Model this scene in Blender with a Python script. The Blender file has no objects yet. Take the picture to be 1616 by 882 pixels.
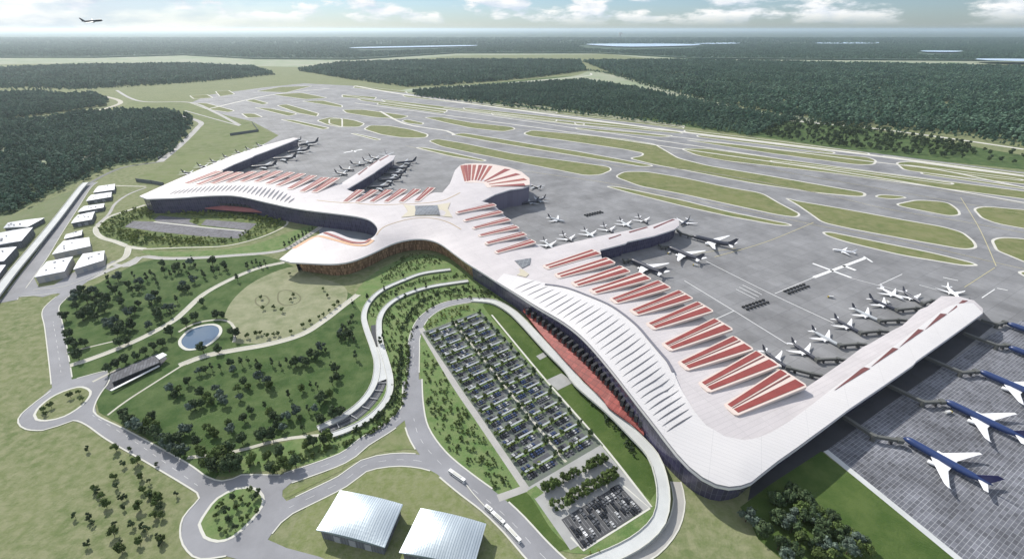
import bpy, bmesh, math, random
import numpy as np
from mathutils import Vector, Matrix
from mathutils.geometry import delaunay_2d_cdt, tessellate_polygon
from mathutils.bvhtree import BVHTree
random.seed(7); np.random.seed(7)
R = math.radians
SC = bpy.context.scene
COL = SC.collection

# ------------------------------------------------------------------ camera
W0, H0, F0, HOR, CH = 1616., 882., 740., 46., 350.     # survey frame, focal (px), horizon row, camera height (m)
PITCH = math.atan((H0/2-HOR)/F0)
cam = bpy.data.cameras.new('Camera'); camo = bpy.data.objects.new('Camera', cam); COL.objects.link(camo)
cam.sensor_width = 36.; cam.lens = 36.*F0/W0; cam.clip_start = 1.; cam.clip_end = 400000.
camo.location = (0, 0, CH); camo.rotation_euler = (math.pi/2-PITCH, 0, 0)
SC.camera = camo

# ------------------------------------------------------------------ light
SUN_AZ, SUN_EL = R(-39), R(40)        # azimuth from +Y towards +X
sl = bpy.data.lights.new('Sun', 'SUN'); sl.energy = 4.7; sl.angle = R(0.6); sl.color = (1., .945, .86)
so = bpy.data.objects.new('Sun', sl); COL.objects.link(so)
sd = Vector((math.sin(SUN_AZ)*math.cos(SUN_EL), math.cos(SUN_AZ)*math.cos(SUN_EL), math.sin(SUN_EL)))
so.rotation_euler = sd.to_track_quat('Z', 'Y').to_euler()
wd = bpy.data.worlds.new('World'); SC.world = wd; wd.use_nodes = True
nt = wd.node_tree; N = nt.nodes; L = nt.links
bg = N['Background']
sky = N.new('ShaderNodeTexSky'); sky.sky_type = 'NISHITA'; sky.sun_disc = False
sky.sun_elevation = SUN_EL; sky.sun_rotation = SUN_AZ; sky.altitude = 300; sky.dust_density = .4; sky.air_density = 1.1; sky.ozone_density = 1.6
bg.inputs[1].default_value = .085
def wm(op, a, b=None, c=None):
    n = N.new('ShaderNodeMath'); n.operation = op
    for i, v in enumerate((a, b, c)):
        if v is None: continue
        if isinstance(v, (int, float)): n.inputs[i].default_value = v
        else: L.new(v, n.inputs[i])
    return n.outputs[0]
tc = N.new('ShaderNodeTexCoord'); sx = N.new('ShaderNodeSeparateXYZ'); L.new(tc.outputs['Generated'], sx.inputs[0])
az = wm('ARCTAN2', sx.outputs[0], sx.outputs[1]); el = sx.outputs[2]
def cloud(daz, dz):
    cb = N.new('ShaderNodeCombineXYZ')
    L.new(wm('ADD', wm('MULTIPLY', az, 8.), daz), cb.inputs[0]); L.new(wm('ADD', wm('MULTIPLY', el, 24.), dz), cb.inputs[1])
    no = N.new('ShaderNodeTexNoise'); no.inputs['Scale'].default_value = 1.; no.inputs['Detail'].default_value = 7.; no.inputs['Roughness'].default_value = .56
    L.new(cb.outputs[0], no.inputs['Vector']); return no.outputs[0]
c1 = cloud(2.3, .4); c2 = cloud(2.17, .62)
band = N.new('ShaderNodeMapRange'); band.inputs[1].default_value = .004; band.inputs[2].default_value = .024; L.new(el, band.inputs[0])
cov = N.new('ShaderNodeMapRange'); cov.interpolation_type = 'SMOOTHSTEP'; cov.inputs[1].default_value = .46; cov.inputs[2].default_value = .56; L.new(c1, cov.inputs[0])
wl = N.new('ShaderNodeMapRange'); wl.interpolation_type = 'SMOOTHSTEP'; wl.inputs[1].default_value = -.25; wl.inputs[2].default_value = -.75; wl.inputs[4].default_value = .85; L.new(az, wl.inputs[0])   # white sun glow painted into the sky, broken up by the cloud noise
dens = wm('MAXIMUM', wm('MULTIPLY', cov.outputs[0], band.outputs[0]), wm('MULTIPLY', wl.outputs[0], wm('ADD', .45, wm('MULTIPLY', c1, .9))))
shade = N.new('ShaderNodeMapRange'); shade.inputs[1].default_value = -.10; shade.inputs[2].default_value = .10; L.new(wm('SUBTRACT', c1, c2), shade.inputs[0])
ccol = N.new('ShaderNodeMix'); ccol.data_type = 'RGBA'; ccol.inputs[6].default_value = (7.6, 8.6, 9.9, 1); ccol.inputs[7].default_value = (11.8, 11.8, 11.6, 1)
L.new(shade.outputs[0], ccol.inputs[0])
tint = N.new('ShaderNodeMix'); tint.data_type = 'RGBA'; tint.blend_type = 'MULTIPLY'; tint.inputs[0].default_value = 1.; tint.inputs[7].default_value = (.68, .88, 1.26, 1)
L.new(sky.outputs[0], tint.inputs[6])
cm = N.new('ShaderNodeMix'); cm.data_type = 'RGBA'
L.new(dens, cm.inputs[0]); L.new(tint.outputs[2], cm.inputs[6]); L.new(ccol.outputs[2], cm.inputs[7]); L.new(cm.outputs[2], bg.inputs[0])

vs = SC.view_settings
SC.display_settings.display_device = 'sRGB'
vs.view_transform = 'Standard'; vs.look = 'None'; vs.gamma = 1.; vs.exposure = 0.10; vs.use_curve_mapping = False
SC.render.engine = 'CYCLES'
cy = SC.cycles; cy.use_denoising = True; cy.max_bounces = 4; cy.diffuse_bounces = 2; cy.glossy_bounces = 2; cy.transmission_bounces = 2
cy.volume_bounces = 1; cy.transparent_max_bounces = 4; cy.caustics_reflective = False; cy.caustics_refractive = False
cy.volume_step_rate = 1.; cy.sample_clamp_indirect = 4.

# ------------------------------------------------------------------ survey helpers
_c, _s = math.cos(PITCH), math.sin(PITCH)
def raydir(px, py):
    u, v = px-W0/2, H0/2-py
    return Vector((u, F0*_c+v*_s, v*_c-F0*_s))
def at(px, py, z=0.):
    d = raydir(px, py); t = (z-CH)/d.z
    return Vector((d.x*t, d.y*t, z))
def K(ox, oy, s, pts):
    """points measured on an enlargement of the survey -> survey pixels"""
    return [(ox+p[0]/s, oy+p[1]/s)+tuple(p[2:]) for p in pts]
C1 = lambda *p: K(0, 0, 2.9407, p)
C2 = lambda *p: K(540, 0, 2.9407, p)
C3 = lambda *p: K(1080, 0, 2.9403, p)
C4 = lambda *p: K(0, 290, 2.9407, p)
C6 = lambda *p: K(1080, 290, 2.9403, p)
C7 = lambda *p: K(0, 582, 2.9407, p)
C8 = lambda *p: K(540, 582, 2.9407, p)
C9 = lambda *p: K(1080, 582, 2.9403, p)
D2 = lambda *p: K(200, 180, 4.9, p)
D3 = lambda *p: K(500, 190, 4.2, p)
D4 = lambda *p: K(840, 310, 4.2, p)
D5 = lambda *p: K(1180, 420, 3.5275, p)
D6 = lambda *p: K(430, 330, 4.2, p)
D7 = lambda *p: K(780, 420, 4.2, p)
D8 = lambda *p: K(860, 540, 3.393, p)
E2 = lambda *p: K(780, 640, 3.643, p)
E3 = lambda *p: K(140, 290, 4.753, p)
E4 = lambda *p: K(480, 740, 4.489, p)
E6 = lambda *p: K(150, 500, 6.464, p)
E7 = lambda *p: K(0, 280, 4.9, p)
E8 = lambda *p: K(460, 440, 3.15, p)
E5 = lambda *p: K(1380, 560, 3.674, p)
def xy(pts, z=0.): return [at(p[0], p[1], p[2] if len(p) > 2 else z) for p in pts]
def smooth(pts, step=6., closed=False):
    """Catmull-Rom through points, resampled"""
    P = [Vector(p) for p in pts]; n = len(P); out = []
    rng = range(n if closed else n-1)
    for i in rng:
        if closed: a, b, c, d = P[(i-1) % n], P[i], P[(i+1) % n], P[(i+2) % n]
        else: a, b, c, d = P[max(i-1, 0)], P[i], P[i+1], P[min(i+2, n-1)]
        k = max(1, int((c-b).length/step))
        for j in range(k):
            t = j/k
            out.append(.5*((2*b)+(c-a)*t+(2*a-5*b+4*c-d)*t*t+(3*b-3*c+d-a)*t**3))
    if not closed: out.append(P[-1])
    return out
def rounded(P, r, k=5):
    out = []; n = len(P)
    for i in range(n):
        a, b, c = P[i-1], P[i], P[(i+1) % n]; d0, d1 = a-b, c-b
        t = min(r, d0.length*.45, d1.length*.45); p0 = b+d0.normalized()*t; p1 = b+d1.normalized()*t
        for j in range(k+1):
            u = j/k; out.append(p0*(1-u)**2+b*2*u*(1-u)+p1*u*u)
    return out
def normals(P, closed=False):
    n = len(P); o = []
    for i in range(n):
        a = P[(i-1) % n] if closed or i > 0 else P[i]; b = P[(i+1) % n] if closed or i < n-1 else P[i]
        d = (b-a); d.z = 0
        if d.length < 1e-6: d = Vector((1, 0, 0))
        d.normalize(); o.append(Vector((-d.y, d.x, 0)))
    return o
_lz = [.03]
def layer():
    _lz[0] += .002; return _lz[0]

# ------------------------------------------------------------------ materials
MATS = {}
def mat(name, col, rough=.8, metal=0., noise=0., scale=.05, col2=None, bump=0., bscale=1., obj_var=0., island=0., spec=.3, detail=5.):
    if name in MATS: return MATS[name]
    m = bpy.data.materials.new(name); m.use_nodes = True; t = m.node_tree; n = t.nodes; l = t.links
    b = n['Principled BSDF']; b.inputs['Roughness'].default_value = rough; b.inputs['Metallic'].default_value = metal
    b.inputs['Specular IOR Level'].default_value = spec
    b.inputs['Base Color'].default_value = (*col, 1)
    src = None
    if noise or col2:
        g = n.new('ShaderNodeNewGeometry'); tx = n.new('ShaderNodeTexNoise'); tx.inputs['Scale'].default_value = scale; tx.inputs['Detail'].default_value = detail; tx.inputs['Roughness'].default_value = .62
        l.new(g.outputs['Position'], tx.inputs['Vector'])
        rp = n.new('ShaderNodeMapRange'); rp.inputs[1].default_value = .36; rp.inputs[2].default_value = .64; l.new(tx.outputs[0], rp.inputs[0])
        mx = n.new('ShaderNodeMix'); mx.data_type = 'RGBA'; l.new(rp.outputs[0], mx.inputs[0])
        c2 = col2 or tuple(c*(1-noise) for c in col)
        mx.inputs[6].default_value = (*col, 1); mx.inputs[7].default_value = (*c2, 1); src = mx.outputs[2]
    if obj_var or island:
        if island:
            g2 = n.new('ShaderNodeNewGeometry'); rnd = g2.outputs['Random Per Island']; amt = island
        if obj_var:
            oi = n.new('ShaderNodeObjectInfo')
            if island:
                ad = n.new('ShaderNodeMath'); ad.operation = 'ADD'; l.new(rnd, ad.inputs[0]); l.new(oi.outputs['Random'], ad.inputs[1])
                hf = n.new('ShaderNodeMath'); hf.operation = 'MULTIPLY'; l.new(ad.outputs[0], hf.inputs[0]); hf.inputs[1].default_value = .5; rnd = hf.outputs[0]; amt = max(island, obj_var)
            else: rnd = oi.outputs['Random']; amt = obj_var
        mr = n.new('ShaderNodeMapRange'); mr.inputs[3].default_value = 1-amt; mr.inputs[4].default_value = 1+amt; l.new(rnd, mr.inputs[0])
        mm = n.new('ShaderNodeMix'); mm.data_type = 'RGBA'; mm.blend_type = 'MULTIPLY'; mm.inputs[0].default_value = 1.
        if src: l.new(src, mm.inputs[6])
        else: mm.inputs[6].default_value = (*col, 1)
        cb = n.new('ShaderNodeCombineColor')
        for i in range(3): l.new(mr.outputs[0], cb.inputs[i])
        l.new(cb.outputs[0], mm.inputs[7]); src = mm.outputs[2]
    if src: l.new(src, b.inputs['Base Color'])
    if bump:
        g = n.new('ShaderNodeNewGeometry'); tx = n.new('ShaderNodeTexNoise'); tx.inputs['Scale'].default_value = bscale; tx.inputs['Detail'].default_value = 3
        l.new(g.outputs['Position'], tx.inputs['Vector'])
        bp = n.new('ShaderNodeBump'); bp.inputs['Strength'].default_value = bump; bp.inputs['Distance'].default_value = 1.
        l.new(tx.outputs[0], bp.inputs['Height']); l.new(bp.outputs[0], b.inputs['Normal'])
    MATS[name] = m; return m
def multinoise(name, cols, scales, rough=.95, bump=.5, bscale=.5):
    """grass-like: three colours mixed by two noises, fine speckle on top"""
    m = bpy.data.materials.new(name); m.use_nodes = True; t = m.node_tree; n = t.nodes; l = t.links; b = n['Principled BSDF']
    b.inputs['Roughness'].default_value = rough; b.inputs['Specular IOR Level'].default_value = .1
    cols = [(c[0]*.93, c[1]*1.02, c[2]*1.25) for c in cols]
    g = n.new('ShaderNodeNewGeometry'); prev = None
    for i, sc in enumerate(scales):
        tx = n.new('ShaderNodeTexNoise'); tx.inputs['Scale'].default_value = sc; tx.inputs['Detail'].default_value = 6; tx.inputs['Roughness'].default_value = .65
        l.new(g.outputs['Position'], tx.inputs['Vector'])
        rp = n.new('ShaderNodeMapRange'); rp.inputs[1].default_value = .38; rp.inputs[2].default_value = .62; l.new(tx.outputs[0], rp.inputs[0])
        mx = n.new('ShaderNodeMix'); mx.data_type = 'RGBA'; l.new(rp.outputs[0], mx.inputs[0])
        if prev is None: mx.inputs[6].default_value = (*cols[0], 1)
        else: l.new(prev, mx.inputs[6])
        mx.inputs[7].default_value = (*cols[i+1], 1); prev = mx.outputs[2]
    l.new(prev, b.inputs['Base Color'])
    tx = n.new('ShaderNodeTexNoise'); tx.inputs['Scale'].default_value = bscale; tx.inputs['Detail'].default_value = 4; l.new(g.outputs['Position'], tx.inputs['Vector'])
    bp = n.new('ShaderNodeBump'); bp.inputs['Strength'].default_value = bump; bp.inputs['Distance'].default_value = 1.; l.new(tx.outputs[0], bp.inputs['Height']); l.new(bp.outputs[0], b.inputs['Normal'])
    MATS[name] = m; return m
def gridmat(name, col, line, sx_, sy_, rot, lw=.04, rough=.8, metal=0., var=.2, noise=.15, stain=.012, useuv=False, spec=.3):
    """brick-pattern joints in metres (world XY turned by rot, or UV)"""
    m = bpy.data.materials.new(name); m.use_nodes = True; t = m.node_tree; n = t.nodes; l = t.links; b = n['Principled BSDF']
    b.inputs['Roughness'].default_value = rough; b.inputs['Metallic'].default_value = metal; b.inputs['Specular IOR Level'].default_value = spec
    if useuv:
        c = n.new('ShaderNodeTexCoord'); vec = c.outputs['UV']
    else:
        c = n.new('ShaderNodeNewGeometry'); vec = c.outputs['Position']
    mp = n.new('ShaderNodeMapping'); mp.inputs['Rotation'].default_value = (0, 0, rot); l.new(vec, mp.inputs[0])
    br = n.new('ShaderNodeTexBrick'); br.offset = 0. if not useuv else 0.; br.squash = 1.
    br.inputs['Scale'].default_value = 1.; br.inputs['Brick Width'].default_value = sx_; br.inputs['Row Height'].default_value = sy_; br.inputs['Mortar Size'].default_value = lw
    br.inputs['Mortar Smooth'].default_value = .2; br.inputs['Bias'].default_value = 0.
    br.inputs['Color1'].default_value = (*[x*(1-var) for x in col], 1); br.inputs['Color2'].default_value = (*[x*(1+var) for x in col], 1); br.inputs['Mortar'].default_value = (*line, 1)
    l.new(mp.outputs[0], br.inputs['Vector']); out = br.outputs['Color']
    if noise:
        g = n.new('ShaderNodeNewGeometry'); tx = n.new('ShaderNodeTexNoise'); tx.inputs['Scale'].default_value = stain; tx.inputs['Detail'].default_value = 7; tx.inputs['Roughness'].default_value = .7; l.new(g.outputs['Position'], tx.inputs['Vector'])
        rp = n.new('ShaderNodeMapRange'); rp.inputs[1].default_value = .35; rp.inputs[2].default_value = .65; rp.inputs[3].default_value = 1-noise; rp.inputs[4].default_value = 1+noise; l.new(tx.outputs[0], rp.inputs[0])
        cb = n.new('ShaderNodeCombineColor')
        for i in range(3): l.new(rp.outputs[0], cb.inputs[i])
        mm = n.new('ShaderNodeMix'); mm.data_type = 'RGBA'; mm.blend_type = 'MULTIPLY'; mm.inputs[0].default_value = 1.; l.new(out, mm.inputs[6]); l.new(cb.outputs[0], mm.inputs[7]); out = mm.outputs[2]
    l.new(out, b.inputs['Base Color']); MATS[name] = m; return m

meadow = multinoise('meadow_grass', [(.175,.185,.07), (.125,.15,.05), (.235,.225,.105)], [.013, .11])
lawn = multinoise('park_lawn', [(.062,.10,.026), (.045,.078,.021), (.10,.13,.042)], [.012, .05])
lawn_mid = multinoise('mown_lawn', [(.13,.19,.055), (.10,.155,.042), (.18,.21,.075)], [.015, .08])
lawn_pale = multinoise('dry_lawn', [(.24,.235,.115), (.19,.20,.09), (.30,.28,.15)], [.012, .05])
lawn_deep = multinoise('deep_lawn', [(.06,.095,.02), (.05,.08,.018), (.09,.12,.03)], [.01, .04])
infield = multinoise('infield_grass', [(.165,.172,.055), (.12,.14,.042), (.21,.195,.08)], [.008, .04])
field_far = multinoise('far_field', [(.28,.30,.16), (.21,.25,.12), (.34,.32,.20)], [.0009, .004], bump=0)
forest_floor = multinoise('forest_floor', [(.05,.075,.026), (.035,.055,.02), (.08,.10,.04)], [.005, .03])
canopy_far = multinoise('distant_canopy', [(.050,.085,.048), (.026,.05,.03), (.09,.12,.07)], [.0003, .0018], bump=1., bscale=.03)
apron_m = gridmat('apron_concrete', (.205,.208,.215), (.155,.158,.165), 24, 24, R(-30.5), lw=.4, var=.07, noise=.24, stain=.012)
stand_m = gridmat('stand_paving', (.12,.125,.145), (.29,.30,.32), 6.2, 2.9, R(-30.5), lw=.2, var=.24, noise=.38, stain=.02)
taxi_m = mat('taxiway_shoulder', (.60,.59,.54), .9, noise=.15, scale=.02)
road_m = mat('road_asphalt', (.27,.275,.295), .85, noise=.2, scale=.025, detail=8)
road_pale = mat('pale_road', (.40,.395,.38), .9, noise=.15, scale=.03)
path_m = mat('park_path', (.50,.49,.42), .9, noise=.15, scale=.05)
kerb_m = mat('kerb_concrete', (.55,.55,.50), .9)
deck_m = mat('viaduct_concrete', (.52,.54,.54), .8, noise=.12, scale=.04)
dark_asphalt = mat('parking_asphalt', (.125,.13,.145), .9, noise=.25, scale=.05)
white_paint = mat('white_paint', (.74,.75,.75), .7)
yellow_paint = mat('yellow_paint', (.55,.50,.28), .7)
roof_white = gridmat('roof_white_panel', (.525,.495,.50), (.43,.41,.415), 30, 5, R(-28), lw=.2, rough=.5, var=.025, noise=.06, stain=.03)
roof_skin = gridmat('roof_skin_panel', (.62,.605,.60), (.51,.50,.50), 40, 4, R(24), lw=.18, rough=.4, var=.012, noise=.02, stain=.02)
frame_cream = mat('frame_cream', (.62,.53,.48), .5)
red_m = mat('red_roof_panel', (.27,.062,.055), .6, noise=.2, scale=.06)
red_dark = mat('dark_red_panel', (.17,.06,.055), .5, noise=.2, scale=.06)
slit_m = mat('slit_glass', (.09,.09,.105), .35)
facade_m = gridmat('glass_facade', (.065,.06,.11), (.12,.115,.17), 4.5, 9, 0, lw=.28, rough=.22, var=.25, noise=0, useuv=True, spec=.6)
bronze_m = gridmat('bronze_facade', (.40,.25,.16), (.20,.11,.07), 2.2, 7, 0, lw=.35, rough=.18, metal=.25, var=.55, noise=0, useuv=True, spec=.5)
steel_dark = mat('dark_steel', (.05,.052,.06), .5)
skylight_m = gridmat('skylight_glass', (.17,.18,.19), (.28,.29,.30), 6, 6, R(10), lw=.3, rough=.25, noise=0)
wall_pale = mat('pale_wall', (.46,.44,.42), .8, noise=.1, scale=.1)
wall_dark = gridmat('shed_wall', (.16,.17,.19), (.10,.10,.11), 2.5, 20, 0, lw=.3, noise=0, useuv=True)
shed_roof = mat('shed_roof', (.50,.52,.56), .45, noise=.08, scale=.05)
hangar_roof = gridmat('hangar_roof', (.47,.53,.57), (.26,.32,.37), 200, 1.9, R(90), lw=.28, rough=.42, metal=.4, var=.06, noise=.06, useuv=True)
trunk_m = mat('bark', (.075,.055,.04), .95)

def leafmat(name, c1_, c2_, isl=.55):
    m = mat(name, c1_, .7, noise=.1, scale=.35, col2=c2_, island=isl, obj_var=.6, spec=.15)
    return m
leaf_dark = leafmat('leaf_dark', (.036,.062,.027), (.07,.10,.048))
leaf_mid = leafmat('leaf_mid', (.055,.09,.026), (.10,.135,.042))
leaf_blue = leafmat('leaf_bluish', (.062,.095,.072), (.14,.18,.145))
leaf_lime = leafmat('leaf_lime', (.14,.19,.045), (.22,.25,.07))
leaf_for = mat('leaf_forest', (.046,.100,.062), .7, noise=.1, scale=.004, col2=(.108,.178,.118), island=.65, obj_var=.3, spec=.15)

# ------------------------------------------------------------------ mesh helpers
class MB:
    def __init__(s): s.v = []; s.f = []; s.m = []; s.uv = []
    def add(s, vs, fs, mi=0):
        o = len(s.v); s.v += [tuple(v) for v in vs]; s.f += [tuple(i+o for i in f) for f in fs]; s.m += [mi]*len(fs); return o
    def box(s, c, sz, rz=0., mi=0, axis=None):
        x, y, z = sz[0]/2, sz[1]/2, sz[2]/2; ca, sa = math.cos(rz), math.sin(rz)
        vs = [(c[0]+a*x*ca-b*y*sa, c[1]+a*x*sa+b*y*ca, c[2]+d*z) for a, b, d in ((-1,-1,-1),(1,-1,-1),(1,1,-1),(-1,1,-1),(-1,-1,1),(1,-1,1),(1,1,1),(-1,1,1))]
        s.add(vs, [(0,3,2,1),(4,5,6,7),(0,1,5,4),(1,2,6,5),(2,3,7,6),(3,0,4,7)], mi)
    def prism(s, P, z0, z1, mi=0, top=None):
        """polygon P (xy) extruded z0..z1"""
        n = len(P)
        area = sum(P[i][0]*P[(i+1) % n][1]-P[(i+1) % n][0]*P[i][1] for i in range(n))
        if area < 0: P = list(P)[::-1]
        vs = [(p[0], p[1], z0) for p in P]+[(p[0], p[1], z1) for p in P]
        tri = tessellate_polygon([[Vector((p[0], p[1], 0)) for p in P]])
        fs = []
        for t in tri:
            a, b, c = t
            cr = (P[b][0]-P[a][0])*(P[c][1]-P[a][1])-(P[b][1]-P[a][1])*(P[c][0]-P[a][0])
            if cr < 0: b, c = c, b
            fs.append((a+n, b+n, c+n)); fs.append((a, c, b))
        fs += [(i, (i+1) % n, (i+1) % n+n, i+n) for i in range(n)]
        s.add(vs, fs, mi if top is None else mi)
    def slab(s, top, th, mi=0):
        """quad (4 3D points) with thickness downwards"""
        top = [Vector(p) for p in top]
        if (top[1]-top[0]).cross(top[2]-top[0]).z < 0: top = top[::-1]
        vs = [tuple(p) for p in top]+[(p.x, p.y, p.z-th) for p in top]
        s.add(vs, [(0,1,2,3),(7,6,5,4),(0,4,5,1),(1,5,6,2),(2,6,7,3),(3,7,4,0)], mi)
    def flat(s, P, z, mi=0, holes=()):
        loops = [[Vector((p[0], p[1], 0)) for p in P]]+[[Vector((p[0], p[1], 0)) for p in h] for h in holes]
        allp = [p for lp in loops for p in lp]
        fs = []
        for a, b, c in tessellate_polygon(loops):
            cr = (allp[b]-allp[a]).cross(allp[c]-allp[a]).z
            if abs(cr) < 1e-9: continue
            fs.append((a, b, c) if cr > 0 else (a, c, b))
        s.add([(p.x, p.y, z) for p in allp], fs, mi)
    def ribbon(s, P, w, z=None, th=0., mi=0, off=0., closed=False):
        """strip of width w along P; with th a box section"""
        nn = normals(P, closed); n = len(P); vs = []
        for p, q in zip(P, nn):
            zz = p.z if z is None else z
            a = p+q*(off+w/2); b = p+q*(off-w/2)
            vs += [(a.x, a.y, zz), (b.x, b.y, zz)]+([(a.x, a.y, zz-th), (b.x, b.y, zz-th)] if th else [])
        k = 4 if th else 2; fs = []
        for i in range(n if closed else n-1):
            j = (i+1) % n
            fs.append((i*k, i*k+1, j*k+1, j*k))
            if th: fs += [(i*k+2, j*k+2, j*k+3, i*k+3), (i*k, j*k, j*k+2, i*k+2), (i*k+1, i*k+3, j*k+3, j*k+1)]
        if th and not closed: fs += [(0, 2, 3, 1), ((n-1)*k, (n-1)*k+1, (n-1)*k+3, (n-1)*k+2)]
        s.add(vs, fs, mi)
    def lathe(s, prof, seg=14, mi=0, caps=True):
        """prof: (x, r, zc) along X"""
        vs = []; fs = []; n = len(prof)
        for x, r, zc in prof:
            for k in range(seg):
                a = 2*math.pi*k/seg; vs.append((x, r*math.cos(a), zc+r*math.sin(a)))
        for i in range(n-1):
            for k in range(seg):
                a, b = i*seg+k, i*seg+(k+1) % seg; fs.append((a, a+seg, b+seg, b))
        if caps: fs += [tuple(range(seg)), tuple((n-1)*seg+k for k in reversed(range(seg)))]
        s.add(vs, fs, mi)
    def tube(s, a, b, r0, r1, seg=8, mi=0):
        a, b = Vector(a), Vector(b); d = (b-a).normalized(); u = d.orthogonal().normalized(); v = d.cross(u)
        vs = []
        for p, r in ((a, r0), (b, r1)):
            for k in range(seg):
                t = 2*math.pi*k/seg; vs.append(tuple(p+(u*math.cos(t)+v*math.sin(t))*r))
        s.add(vs, [(k, (k+1) % seg, (k+1) % seg+seg, k+seg) for k in range(seg)]+[tuple(reversed(range(seg))), tuple(range(seg, 2*seg))], mi)
    def mesh(s, name, mats, smooth_=False, uv=None):
        me = bpy.data.meshes.new(name); me.from_pydata(s.v, [], s.f)
        for m in (mats if isinstance(mats, (list, tuple)) else [mats]): me.materials.append(m)
        if any(s.m): me.polygons.foreach_set('material_index', s.m)
        if smooth_: me.polygons.foreach_set('use_smooth', [True]*len(s.f))
        if uv is not None:
            ul = me.uv_layers.new(name='UVMap')
            vi = np.empty(len(me.loops), dtype=np.int32); me.loops.foreach_get('vertex_index', vi)
            ul.data.foreach_set('uv', np.asarray(uv, dtype=np.float32)[vi].ravel())
        me.update(); return me
    def build(s, name, mats, parent=None, smooth_=False, uv=None):
        o = bpy.data.objects.new(name, s.mesh(name, mats, smooth_, uv)); COL.objects.link(o)
        if parent is not None:
            o.parent = parent; o.matrix_parent_inverse = Matrix.Translation(parent.location).inverted() if parent.get('_world') else Matrix()
        return o
def tag(o, label=None, cat=None, group=None, kind=None):
    if label: o['label'] = label
    if cat: o['category'] = cat
    if group: o['group'] = group
    if kind: o['kind'] = kind
    return o
def thing(name, label, cat, loc=(0, 0, 0), rz=0., group=None, scale=1.):
    o = bpy.data.objects.new(name, None); COL.objects.link(o); o.location = loc; o.rotation_euler = (0, 0, rz); o.scale = (scale,)*3
    o.empty_display_size = 2
    return tag(o, label, cat, group)
def struct(mb, name, m): return tag(mb.build(name, m), kind='structure')
def dup(root, loc, rz, label=None, group=None, scale=None):
    r = root.copy(); COL.objects.link(r); r.location = loc; r.rotation_euler = (0, 0, rz)
    if scale: r.scale = (scale,)*3
    if label: r['label'] = label
    if group: r['group'] = group
    for ch in list(root.children):
        c = ch.copy(); COL.objects.link(c); c.parent = r
        for g in ch.children:
            d = g.copy(); COL.objects.link(d); d.parent = c
    return r
ORD = ['first','second','third','fourth','fifth','sixth','seventh','eighth','ninth','tenth','eleventh','twelfth','thirteenth','fourteenth','fifteenth','sixteenth']

# ------------------------------------------------------------------ ground
def disc(radius, z):
    mb = MB(); rings = [0, 400, 1200, 3000, 8000, 20000, 60000, radius]; seg = 64
    vs = [(0, 0, z)]; fs = []
    for r in rings[1:]:
        vs += [(r*math.cos(2*math.pi*k/seg), r*math.sin(2*math.pi*k/seg), z) for k in range(seg)]
    fs += [(0, 1+k, 1+(k+1) % seg) for k in range(seg)]
    for i in range(len(rings)-2):
        for k in range(seg):
            a = 1+i*seg+k; b = 1+i*seg+(k+1) % seg; fs.append((a, a+seg, b+seg, b))
    mb.add(vs, fs); return mb
struct(disc(200000, 0.), 'ground', meadow)
def lawn_poly(name, px, m, sm=True, step=10, z=None):
    P = xy(px)
    if sm: P = smooth(P, step, True)
    mb = MB(); mb.flat(P, layer() if z is None else z); return struct(mb, name, m)

# far country: fields, then woods sheets
lawn_poly('far_field', [(-900,118),(-200,104),(160,100),(470,106),(560,100),(720,88),(960,86),(1080,98),(1700,103),(2600,108),(2600,56),(-900,56)], field_far, False)
lawn_poly('forest_ground', [(-200,200),(60,188),(135,178),(232,174),(288,180),(298,194),(286,216),(258,250),(180,262),(130,284),(60,316),(20,338),(-40,350),(-240,360)], forest_floor, step=40)
for q in ([(116,256),(134,247),(146,244),(160,235),(170,239),(156,252),(134,260)], [(212,231),(224,221),(238,216),(238,226),(224,234)], [(60,262),(70,250),(80,258),(70,268)], [(0,242),(6,232),(17,240),(10,250)]): lawn_poly('clearing_field', q, field_far, step=15)
lawn_poly('forest_ground', [(640,142),(760,133),(910,120),(1000,128),(1060,142),(1110,158),(1200,180),(1330,198),(1560,236),(1700,262),(1700,275),(1560,262),(1400,246),(1280,228),(1080,200),(800,166),(660,152)], lawn, step=60)
lawn_poly('clearing_field', [(640,141),(760,134),(900,121),(930,113),(965,118),(1040,138),(1110,156),(1180,172),(1300,190),(1290,196),(1180,182),(1090,160),(1030,148),(920,130),(770,140),(660,148)], field_far, step=60)

# airfield concrete
air = [(345,271),(395,240),(440,214),(398,192),(340,178),(300,163),(330,150),(420,138),(480,132),(560,136),(640,147),(800,168),(1080,205),(1350,238),(1616,272),(2300,345),(2700,480),(2200,520),(1560,560),(1300,704),(1150,680),(1000,570),(880,470),(790,420),(690,345),(560,325),(430,300),(350,285)]
mb = MB(); mb.flat(xy(air), layer()); struct(mb, 'airfield_apron', apron_m)
mb = MB(); mb.flat(xy([(1303,710),(1475,588),(1560,530),(1800,420),(2600,700),(2000,1200),(1530,894)]), layer()); struct(mb, 'stand_apron', stand_m)

mb = MB(); mb.flat(xy([(1180,790),(1303,711),(1400,640),(1475,588),(1570,512),(1530,470),(1200,690)]), layer()); struct(mb, 'service_road', mat('shadowed_asphalt', (.055,.057,.065), .9, noise=.2, scale=.03))  # asphalt beside the pier, near black with the pier's shadow painted in
isl = []
isl.append(C2((100,600),(130,582),(220,585),(320,602),(400,625),(390,640),(280,640),(180,625)))
isl.append(C2((40,620),(60,620),(180,648),(160,652)))
isl.append(C2((400,655),(440,645),(560,665),(800,715),(1100,755),(1240,775),(1250,790),(1200,812),(1130,815),(900,770),(600,710),(460,680)))
isl.append(C2((340,685),(380,685),(520,712),(670,745),(650,750),(500,725)))
isl.append(C2((510,625),(560,618),(700,640),(880,670),(1100,705),(1450,770),(1400,775),(1000,710),(700,660)))
isl.append(C2((380,545),(460,545),(600,570),(790,590),(805,600),(750,612),(600,595),(480,570)))
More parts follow.
